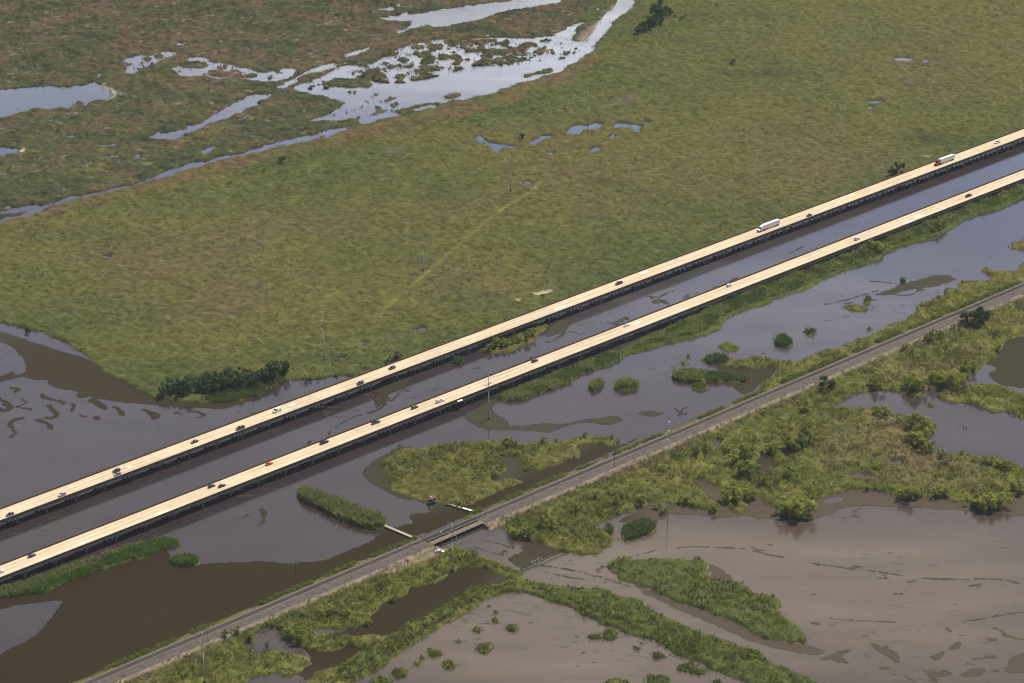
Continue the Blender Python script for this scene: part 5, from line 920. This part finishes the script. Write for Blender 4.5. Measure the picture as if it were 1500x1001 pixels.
for x, y, h, lab in ((413,238,9,'lone dark bush at the left of the levee'),(386,254,5,'tiny dark bush just below the levee'),(764,205,9,'dark bush left of the second blue pool'),(703,186,5,'small dark bush above the leftmost blue pool'),(780,166,6,'dark bush above the blue pools'),(828,162,5,'dark bush left of the pole by the blue pools'),(796,437,6,'small dark bush near the pale sandy spots by the far bridge'),(1055,332,4,'small dark bush left of the white lorry'),(27,409,5,'dark bush at the left edge of the green marsh'),(90,315,6,'dark bush by the canal at the left'),(1072,95,8,'grey green bush at the top centre of the marsh'),(932,238,5,'low bush right of the blue pools'),(1205,268,4,'low bush in the marsh above the maroon car'),(40,484,8,'green bush on the bank of the bay near the left edge')):
    plant('shrub' if h < 7 else 'bush', 'dark', 'dark_bush', 'bush', x, y, h, lab)
grove('bush', 'willow', 'willow_bush', 'bush', 'yellow green bush', 'in the cane strip beside the silver car', [(1266,374,11),(1274,369,15),(1284,370,15),(1291,368,12)])
grove('bush', 'mid', 'green_bush', 'bush', 'green bush', 'in the cane strip at the right', [(1364,340,10),(1374,337,14),(1382,331,11)])
grove('bush', 'mid', 'green_bush', 'bush', 'bush', 'on the upper shore of the green island', [(738,651,8),(746,655,12),(755,656,11),(795,651,9),(814,648,7),(856,641,8),(895,643,6)])
plant('shrub', 'dark', 'dark_bush', 'bush', 725, 699, 7, 'dark bush at the inner notch of the green island'); plant('shrub', 'dark', 'dark_bush', 'bush', 587, 658, 6, 'dark bush at the upper left corner of the green island')
grove('bush', 'willow', 'willow_tree', 'tree', 'big yellow green willow', 'in the clump at the muddy lake shore', [(1147,751,20),(1156,756,23),(1166,757,26),(1176,756,24),(1184,748,20)], 1.05)
grove('bush', 'willow', 'willow_bush', 'bush', 'willow bush', 'round the inlet left of the big lake willows', [(1071,716,11),(1064,734,17),(1074,735,18),(1090,732,16),(1101,731,15)])
grove('bush', 'mid', 'willow_bush', 'bush', 'willow bush', 'below the railway left of the grey pond', [(1076,680,14),(1091,675,20),(1098,667,13),(1086,698,17),(1097,697,18),(1106,690,12),(1128,662,15),(1153,660,17),(1163,659,21),(1173,658,20),(1186,650,18),(1180,637,13),(1158,700,16),(1118,711,11),(1063,664,11),(1020,668,12),(1034,664,11)], 1.1)
grove('bush', 'willow', 'willow_tree', 'tree', 'yellow green willow', 'along the top of the grey pond', [(1175,603,17),(1284,566,18),(1329,569,17),(1337,571,20),(1347,571,18),(1366,561,15),(1378,566,19),(1387,563,16),(1397,569,22),(1409,560,15),(1413,546,15),(1424,543,12)], 1.05)
grove('bush', 'dark', 'dark_tree', 'tree', 'round dark tree', 'on the railway side at the right', [(1417,475,17),(1426,478,23),(1435,476,22),(1443,472,16)], 1.05)
plant('bush', 'dark', 'dark_tree', 'tree', 1213, 572, 22, 'dark upright tree at the railway edge by a thin pole')
grove('bush', 'mid', 'green_bush', 'bush', 'green bush', 'left of the round dark trees', [(1325,514,10),(1356,500,11),(1365,501,14),(1376,497,12)])
plant('bush', 'willow', 'willow_bush', 'bush', 1461, 514, 12, 'lone bush at the edge of the brown weed on the right'); plant('shrub', 'dark', 'dark_bush', 'bush', 1461, 494, 8, 'dark low bush above the lone bush on the right')
grove('bush', 'willow', 'willow_tree', 'tree', 'willow', 'on the left shore of the grey pond', [(1284,608,11),(1296,610,14),(1339,626,19),(1348,632,22),(1357,638,21),(1334,648,14),(1346,652,21),(1341,644,16),(1352,660,17),(1358,664,14),(1377,670,10)], 1.05)
grove('bush', 'willow', 'willow_bush', 'bush', 'bush', 'on the land tongue below the grey pond', [(1441,680,10),(1449,681,12),(1462,685,11),(1471,687,11),(1480,688,10),(1409,667,7)])
grove('bush', 'willow', 'willow_bush', 'bush', 'yellow green bush', 'along the muddy shore at the right', [(1271,718,9),(1322,729,15),(1332,731,19),(1342,728,14),(1370,728,12),(1380,727,13),(1425,740,16),(1434,744,18),(1444,745,19),(1456,744,20),(1467,741,19),(1483,722,15),(1493,720,18),(1503,717,17)], 1.1)
grove('bush', 'mid', 'green_bush', 'bush', 'green bush', 'on the meadow left of the parked car', [(366,938,9),(391,947,8),(428,935,16),(436,940,17),(444,932,12),(330,935,10),(345,930,11),(470,905,12),(490,900,12),(508,903,11),(540,915,9),(575,880,9)], 1.1)
grove('bush', 'mid', 'green_bush', 'bush', 'green bush', 'on the bank above the pipe crossing', [(752,786,11),(764,787,13),(776,788,13),(795,776,15),(808,778,12),(842,752,10),(872,730,10),(900,742,12),(915,733,11),(938,738,12),(962,745,8),(972,752,9),(1002,738,12),(1047,748,10)], 1.15)

# ---- reeds and canes
def in_poly(P, X, Y):
    c_ = np.zeros(len(X), bool); n = len(P)
    for k in range(n):
        ax, ay = P[k]; bx, by = P[(k + 1) % n]
        if ay == by: continue
        m = ((ay > Y) != (by > Y)); c_ ^= m & (X < (bx - ax) * (Y - ay) / (by - ay) + ax)
    return c_
def grid_at(arr, X, Y):
    i = np.clip(np.searchsorted(XS, X), 0, NX - 1); j = np.clip(np.searchsorted(YS, Y), 0, NY - 1); return arr[j, i]
def fill(px, dens, rng, sdmin=None):
    P = GP(px); x0, y0 = P.min(0); x1, y1 = P.max(0); n = int((x1 - x0) * (y1 - y0) * dens); X = rng.uniform(x0, x1, n); Y = rng.uniform(y0, y1, n); k = in_poly(P, X, Y)
    if sdmin is not None: k &= grid_at(SD, X, Y) > sdmin
    return X[k], Y[k]
def blades(X, Y, h, width, rng, base, alt=None, p=.25, lean=.42):
    n = len(X); z0 = np.maximum(grid_at(Z, X, Y), 0) - .1; a = rng.uniform(0, 6.283, n); h = h * rng.uniform(.55, 1.15, n); base = np.array(base) * 1.75; alt = None if alt is None else np.array(alt) * 1.75; w_ = width * rng.uniform(.6, 1.3, n)
    d = np.stack([np.cos(a), np.sin(a), np.zeros(n)], 1) * w_[:, None] * .5; ln = rng.normal(size=(n, 2)) * (lean * h)[:, None]
    B = np.stack([X, Y, z0], 1); Mi = B + np.stack([ln[:, 0] * .35, ln[:, 1] * .35, h * .6], 1); T = B + np.stack([ln[:, 0], ln[:, 1], h], 1)
    V = np.stack([B - d * .6, B + d * .6, Mi + d, T, Mi - d], 1).reshape(-1, 3); return V, np.arange(5 * n).reshape(n, 5), tints(n, base, rng, alt, p)
def reed_obj(name, parts, label=None, cat=None, group=None, kind=None):
    V = []; Fc = []; T = []; o_ = 0
    for v, f, t in parts: V.append(v); Fc.append(f + o_); T.append(t); o_ += len(v)
    return tag(link(bpy.data.objects.new(name, tinted(name, np.concatenate(V), np.concatenate(Fc), np.concatenate(T), 5))), label, cat, group, kind)
R2 = np.random.default_rng(5)
CANE, CANE2, DGR, YGR = (.115, .145, .038), (.215, .21, .085), (.058, .092, .028), (.13, .15, .038)
def clump_reeds(px, h, label, base=CANE, alt=CANE2, dens=7, p=.3):
    X, Y = fill(px, dens, R2); reed_obj('reed_bed', [blades(X, Y, h, .34, R2, base, alt, p)], label, 'reeds', 'reed beds standing in the water')
L5 = [(437,724),(440,730),(450,738),(470,747),(490,757),(508,766),(530,773),(550,775),(562,773),(566,767),(550,760),(530,752),(510,744),(490,735),(470,729),(450,722),(440,720)]
clump_reeds(L5, 4.3, 'long tall green reed island ending at the wooden jetty')
clump_reeds([(249,822),(256,829),(268,831),(284,830),(291,826),(288,820),(280,817),(262,818)], 2.6, 'oval green reed islet below the left end of the near bridge', (.075, .12, .024), (.10, .14, .035))
clump_reeds([(864,569),(867,562),(875,559),(884,560),(883,566),(876,572),(868,574)], 2.8, 'smaller of two round reed islets below the canes of the near bridge'); clump_reeds([(900,568),(906,562),(915,559),(930,561),(936,565),(931,570),(915,571),(903,571)], 2.8, 'larger of two round reed islets below the canes of the near bridge')
clump_reeds([(1134,502),(1139,498),(1148,496),(1159,501),(1161,506),(1152,509),(1141,507)], 3.2, 'dense dark green reed islet in open water left of the railway', DGR, CANE); clump_reeds([(1179,486),(1195,485),(1194,489),(1183,490)], 2.4, 'small dark reed islet right of the dense one', DGR, CANE)
clump_reeds([(911,780),(916,773),(930,768),(945,765),(959,768),(960,775),(950,783),(930,790),(917,792)], 2.6, 'green reed islet beside the muddy lake left of the dark pole', (.05, .085, .024), CANE); clump_reeds([(886,778),(891,771),(897,775),(899,781),(892,784)], 2.6, 'small dark green clump left of the reed islet by the muddy lake', DGR, CANE)
clump_reeds([(664,531),(670,528),(678,528),(680,532),(672,535)], 2.6, 'round reed clump beside the far bridge piers', DGR, CANE); clump_reeds([(985,551),(996,546),(1016,545),(1032,548),(1030,560),(1014,561),(998,560),(988,556)], 3.0, 'tall pale reed bed at the tip of the marsh finger'); clump_reeds([(1034,548),(1062,551),(1090,554),(1097,557),(1090,561),(1062,560),(1034,560)], 2.4, 'dark reed strip joining the pale reed bed to the railway bank', DGR, CANE)
clump_reeds([(1033,527),(1045,524),(1060,525),(1069,529),(1060,533),(1040,533)], 3.0, 'dark green reed bed on the upper marsh finger', DGR, CANE); clump_reeds([(1014,566),(1028,564),(1036,568),(1030,572),(1018,570)], 1.6, 'low green islet below the marsh finger', CANE, DGR)
clump_reeds([(1265,442),(1270,439),(1276,440),(1272,445)], 2.8, 'small dark clump above the flat yellow islet', DGR, CANE); clump_reeds([(1318,414),(1323,412),(1328,414),(1323,416)], 2.6, 'small dark clump on the scum line below the cane strip', DGR, CANE); clump_reeds([(1006,524),(1008,521),(1010,524)], 2.2, 'tiny dark tuft left of the marsh fingers', DGR, CANE)
# canes along the near bridge (nobody could count them): tall canes next to the bridge, bright low margin at the water
X, Y = fill([(728,583),(750,590),(790,577),(834,565),(851,548),(895,535),(937,516),(1000,499),(1058,478),(1090,456),(1155,432),(1196,415),(1268,389),(1300,371),(1363,347),(1408,328),(1447,313),(1500,291),(1600,255),(1600,222),(1500,262),(1400,302),(1300,341),(1200,381),(1100,420),(1000,470),(952,491),(868,527),(813,548),(752,572)], 5.0, R2, .2)
sd_ = grid_at(SD, X, Y); s_ = X * DV[0] + Y * DV[1]; tall = (sd_ > 3.5 + 2.0 * vnoise(s_ / 9, s_ * 0, 7)) | (s_ < 1160)
k1, k2 = tall, ~tall; hh = 1.3 + 1.5 * vnoise(X / 7, Y / 7, 19) + .6 * (s_ > 1180)
dk = vnoise(X / 9, Y / 9, 23)
parts = [blades(X[k1 & (dk > .4)], Y[k1 & (dk > .4)], hh[k1 & (dk > .4)], .36, R2, CANE, CANE2, .4), blades(X[k1 & (dk <= .4)], Y[k1 & (dk <= .4)], hh[k1 & (dk <= .4)] * .85, .36, R2, DGR, CANE, .4), blades(X[k2], Y[k2], .7, .3, R2, YGR, CANE, .3)]
reed_obj('roadside_canes', parts, kind='stuff')
X, Y = fill([(-60,872),(0,865),(46,852),(113,828),(169,808),(205,798),(241,790),(265,793),(266,797),(255,803),(231,807),(226,814),(178,825),(154,832),(130,844),(96,857),(65,868),(24,874),(-60,884)], 6.5, R2, -.3)
cc = X * PV[0] + Y * PV[1]; ss = X * DV[0] + Y * DV[1]; up = grid_at(SD, X, Y) * 0 + (cc < -1131.5 + 2 * vnoise(ss / 8, ss * 0, 3)); up = up.astype(bool) & (ss < 795)
reed_obj('shore_reeds', [blades(X[up], Y[up], 2.6, .36, R2, (.10, .125, .045), CANE2, .4), blades(X[~up], Y[~up], 2.0, .34, R2, (.065, .115, .020), (.09, .135, .026), .3)], kind='stuff')
X, Y = fill([(300,590),(330,591),(360,586),(385,579),(398,570),(410,562),(425,558),(405,556),(380,562),(350,572),(320,578),(300,584)], 6, R2, -.2)
reed_obj('bay_reeds', [blades(X, Y, 1.8, .34, R2, (.06, .085, .035), CANE, .3)], kind='stuff')
# sedge on the small islets and along the shores
parts = []
for e in POND_ISLETS:
    X, Y = fill(ell(*e), 3.0, R2, -.3); parts.append(blades(X, Y, .8, .3, R2, (.05, .07, .022), (.10, .09, .04), .25))
for q in ([(1053,508),(1060,503),(1075,503),(1084,510),(1078,515),(1065,516),(1056,513)], [(1235,450),(1245,447),(1262,449),(1273,453),(1265,457),(1245,456)]):
    X, Y = fill(q, 2.0, R2, 0); parts.append(blades(X, Y, .6, .3, R2, (.10, .10, .03), YGR, .3))
reed_obj('islet_sedge', parts, kind='stuff')
# scrub: leafy clumps on the wet ground south of the railway, along its banks and on the berms
def scrub(name, sets):
    Vs = []; Fs = []; Ts = []; o_ = 0
    for X, Y, h, n, base, alt in sets:
        m = len(X)
        if m == 0: continue
        z0 = np.maximum(grid_at(Z, X, Y), 0); r_ = h * R2.uniform(.45, .8, m)
        q = R2.normal(size=(m, n, 3)); q /= np.linalg.norm(q, axis=2)[..., None]; q[..., 2] = np.abs(q[..., 2]) * .9
        P = np.stack([X, Y, z0], 1)[:, None] + q * np.stack([r_, r_, h], 1)[:, None] * (R2.random((m, n, 1)) ** .35); P = P.reshape(-1, 3)
        nr = q.reshape(-1, 3) + R2.normal(size=(m * n, 3)) * .5 + [0, 0, .7]; nr /= np.linalg.norm(nr, axis=1)[:, None]
        v, f = leaf_quads(P, nr, np.repeat(h, n) * R2.uniform(.22, .42, m * n), R2); t_ = np.repeat(tints(m, base, R2, alt, .35, .3), n, 0) * (1 + R2.uniform(-.25, .25, (m * n, 1)))
        Vs.append(v); Fs.append(f + o_); Ts.append(t_); o_ += len(v)
    return tag(link(bpy.data.objects.new(name, tinted(name, np.concatenate(Vs), np.concatenate(Fs), np.concatenate(Ts), 4))), kind='stuff')
def sc_fill(s0, s1, t0, t1, dens, rng):
    n = int((s1 - s0) * (t1 - t0) * dens); s = rng.uniform(s0, s1, n); t_ = rng.uniform(t0, t1, n); p = np.stack([s * DV[0], s * DV[1]], 1) + np.outer(TRK0 + .00267 * (s - 684) + t_, PV); return p[:, 0], p[:, 1], s
OLI, YEL, DKG, BRW, GRN = (.175, .185, .045), (.235, .225, .060), (.050, .074, .028), (.135, .10, .066), (.130, .175, .038)
sets = []
X, Y, s_ = sc_fill(600, 1700, -8.4, -4.6, 1.0, R2); g_ = (vnoise(s_ / 11, s_ * 0, 5) > .3) & ((s_ < GAP0 - 2) | (s_ > GAP1 + 4)); sets.append((X[g_], Y[g_], R2.uniform(1.3, 2.7, g_.sum()), 18, GRN, OLI))
X, Y, s_ = sc_fill(600, 1700, 9.6, 17, .40, R2); g_ = (vnoise(s_ / 16, s_ * 0, 9) > .38) & ((s_ < GAP0 - 12) | (s_ > GAP1 + 6)); sets.append((X[g_], Y[g_], R2.uniform(.7, 1.5, g_.sum()), 14, BRW, DKG))
scrub('railside_scrub', sets)
SOUTH_L = [(732,762),(750,789),(820,811),(878,812),(897,788),(874,772),(912,752),(980,737),(1052,755),(1090,751),(1110,721),(1140,755),(1185,753),(1250,717),(1343,731),(1437,746),(1500,717),(1600,706),(1640,380),(1500,445),(1000,660),(800,742)]
SW_L = [(150,1010),(300,945),(640,806),(700,812),(766,838),(797,857),(894,865),(961,897),(1086,948),(1215,1010),(1100,1003),(957,939),(779,870),(701,885),(556,980),(440,1040),(200,1040)]
def by_noise(X, Y, sc_, seed, th): return vnoise(X / sc_, Y / sc_, seed) > th
sets = []
for px, d in ((SOUTH_L, .16), (SW_L, .22)):
    X, Y = fill(px, d, R2, 1.0); tt = (X * PV[0] + Y * PV[1]) - (TRK0 + .00267 * ((X * DV[0] + Y * DV[1]) - 684)); k = (tt > 13) & by_noise(X, Y, 18, 77, .42); X, Y = X[k], Y[k]; u = R2.random(len(X)); hh = R2.uniform(.9, 2.0, len(X)) * (1 + .8 * by_noise(X, Y, 13, 78, .66))
    for lo, hi, b_, a_ in ((0, .4, GRN, OLI), (.4, .65, OLI, YEL), (.65, .85, DKG, GRN), (.85, 1, YEL, BRW)):
        k = (u >= lo) & (u < hi); sets.append((X[k], Y[k], hh[k], 13, b_, a_))
# thick bushes on the peninsula right of the railway bridge and the two berms
for px, d, b_, a_ in (([(740,768),(752,786),(790,788),(830,806),(880,805),(895,780),(870,765),(905,748),(960,735),(900,720),(820,745)], .30, OLI, GRN), ([(560,968),(606,930),(700,876),(760,860),(800,864),(880,895),(950,925),(900,905),(840,885),(770,862),(690,885),(600,945)], .35, OLI, BRW), ([(640,815),(690,818),(757,836),(764,846),(740,838),(690,828)], .6, GRN, YEL), ([(250,1000),(340,950),(420,900),(520,870),(600,838),(640,830),(600,860),(560,878),(460,925),(360,960),(280,1001)], .28, GRN, YEL), ([(520,999),(560,975),(610,935),(700,880),(690,872),(600,915),(560,935),(470,1000)], .3, GRN, DKG)):
    X, Y = fill(px, d, R2, .6); sets.append((X, Y, R2.uniform(1.1, 2.5, len(X)), 18, b_, a_))
scrub('wetland_scrub', sets)
# dark low clumps of the broken marsh at the upper left, and along the levee
sets = []
X, Y = fill([(-100,330),(60,306),(300,240),(510,186),(500,150),(430,125),(300,118),(200,110),(150,150),(-100,180)], .045, R2, .6); k = by_noise(X, Y, 20, 87, .4); sets.append((X[k], Y[k], R2.uniform(1.2, 2.6, k.sum()), 14, DKG, GRN)); sets.append((X[~k], Y[~k], R2.uniform(.8, 1.8, (~k).sum()), 10, OLI, YEL))
X, Y = fill([(-120,170),(150,110),(240,70),(420,95),(540,60),(600,40),(700,55),(850,25),(900,-10),(600,-120),(-120,-120)], .04, R2, .6); k = by_noise(X, Y, 22, 89, .45); sets.append((X[k], Y[k], R2.uniform(1.3, 3.0, k.sum()), 14, DKG, (.045, .06, .025))); sets.append((X[~k], Y[~k], R2.uniform(.8, 2.0, (~k).sum()), 10, BRW, (.12, .07, .045)))
X, Y = fill([(500,112),(560,80),(650,60),(780,60),(800,75),(740,96),(640,112),(560,122)], .10, R2, .3); sets.append((X, Y, R2.uniform(1.2, 2.6, len(X)), 16, DKG, (.05, .06, .025)))
X, Y = fill([(0,338),(120,311),(300,268),(400,242),(520,211),(600,195),(700,171),(790,146),(850,116),(905,72),(935,40),(965,-10),(975,0),(945,50),(910,84),(860,122),(790,152),(700,178),(600,200),(520,217),(400,249),(300,274),(120,318),(0,344)], .16, R2); k = by_noise(X, Y, 16, 93, .4); sets.append((X[k], Y[k], R2.uniform(.8, 1.9, k.sum()), 12, DKG, GRN))
for px, d, th in (([(512,104),(560,78),(650,58),(780,58),(806,74),(740,97),(640,114),(560,124)], .05, .35), ([(760,62),(838,50),(860,44),(880,36),(862,66),(838,84),(800,90),(770,84)], .06, .5), ([(476,150),(560,140),(570,160),(500,172),(460,176)], .03, .55), ([(180,84),(260,76),(360,98),(440,104),(400,118),(300,112),(190,104)], .05, .5)):
    X, Y = fill(px, d, R2); k = by_noise(X, Y * .7, 9, 97, th); sets.append((X[k], Y[k], R2.uniform(.6, 1.6, k.sum()), 12, DKG, (.06, .065, .03)))
scrub('broken_marsh_scrub', sets)
# ragged grass fringe along every shore
n = 420000; X = R2.uniform(-420, 520, n); Y = R2.uniform(1180, 2330, n); q = grid_at(SD, X, Y); tt = grid_at(GT, X, Y); k = (q > -1.3) & (q < 1.2) & (np.abs(X) < .1875 * Y + 60) & ~((tt > -4) & (tt < 12)) & by_noise(X, Y, 6, 305, .3); X, Y, q = X[k], Y[k], q[k]
v, f, t_ = blades(X, Y, np.where(Y > 1800, 1.3, 1.0), .42, R2, (.05, .05, .02), lean=.5); t_ = grid_at(A, X, Y) * R2.uniform(1.0, 1.9, (len(X), 1))
sets = [(v, f, np.clip(t_, .004, .4))]
for t0, t1, d in ((-5.6, -3.2, .35), (8.4, 11.8, .45), (4.9, 5.3, .10)):       # weeds creeping into the ballast and the gravel
    X, Y, s_ = sc_fill(600, 1700, t0, t1, d, R2); k = by_noise(X, Y, 9, 307, .45) & ((s_ < GAP0 - 1) | (s_ > GAP1 + 1)); v, f, t_ = blades(X[k], Y[k], 1.1, .5, R2, (.075, .085, .026), (.10, .075, .045), .4, lean=.5); v[:, 2] += .55; sets.append((v, f, t_))
reed_obj('shore_grass', sets, kind='stuff')
# tussocks of the open marsh
n = 200000; X = R2.uniform(-520, 560, n); Y = R2.uniform(1480, 2430, n); cc = X * PV[0] + Y * PV[1]; k = (cc < -1212) & (grid_at(SD, X, Y) > .8) & (grid_at(ZA, X, Y) < .5) & (np.abs(X) < .1875 * Y + 60) & by_noise(X, Y, 4, 301, .42)
X, Y = X[k], Y[k]; gcol = grid_at(A, X, Y); v, f, t_ = blades(X, Y, .85, .6, R2, (.05, .05, .02), lean=.55); t_ = gcol * R2.uniform(1.25, 1.6, (len(X), 1))
sets = [(v, f, np.clip(t_, .004, .5))]
n = 420000; X = R2.uniform(-330, 460, n); Y = R2.uniform(1180, 1800, n); tt = grid_at(GT, X, Y); cc = X * PV[0] + Y * PV[1]; s_ = X * DV[0] + Y * DV[1]; k = ((cc > -1085) | ((cc > -1130) & (s_ < 1090) & (s_ > 850))) & (grid_at(SD, X, Y) > .5) & (np.abs(X) < .1875 * Y + 60) & ~((tt > -8) & (tt < 12)) & by_noise(X, Y, 4.5, 302, .40) & (grid_at(DIRT, X, Y) < .4)
X, Y = X[k], Y[k]; v, f, t_ = blades(X, Y, .9 + .9 * by_noise(X, Y, 11, 303, .55), .62, R2, (.05, .05, .02), lean=.5); t_ = grid_at(A, X, Y) * R2.uniform(1.4, 2.1, (len(X), 1)) * (np.array([1, 1, 1]) + R2.uniform(-.12, .12, (len(X), 1)) * np.array([1, -.2, -.6]))
sets.append((v, f, np.clip(t_, .004, .5)))
reed_obj('marsh_tussocks', sets, kind='stuff')
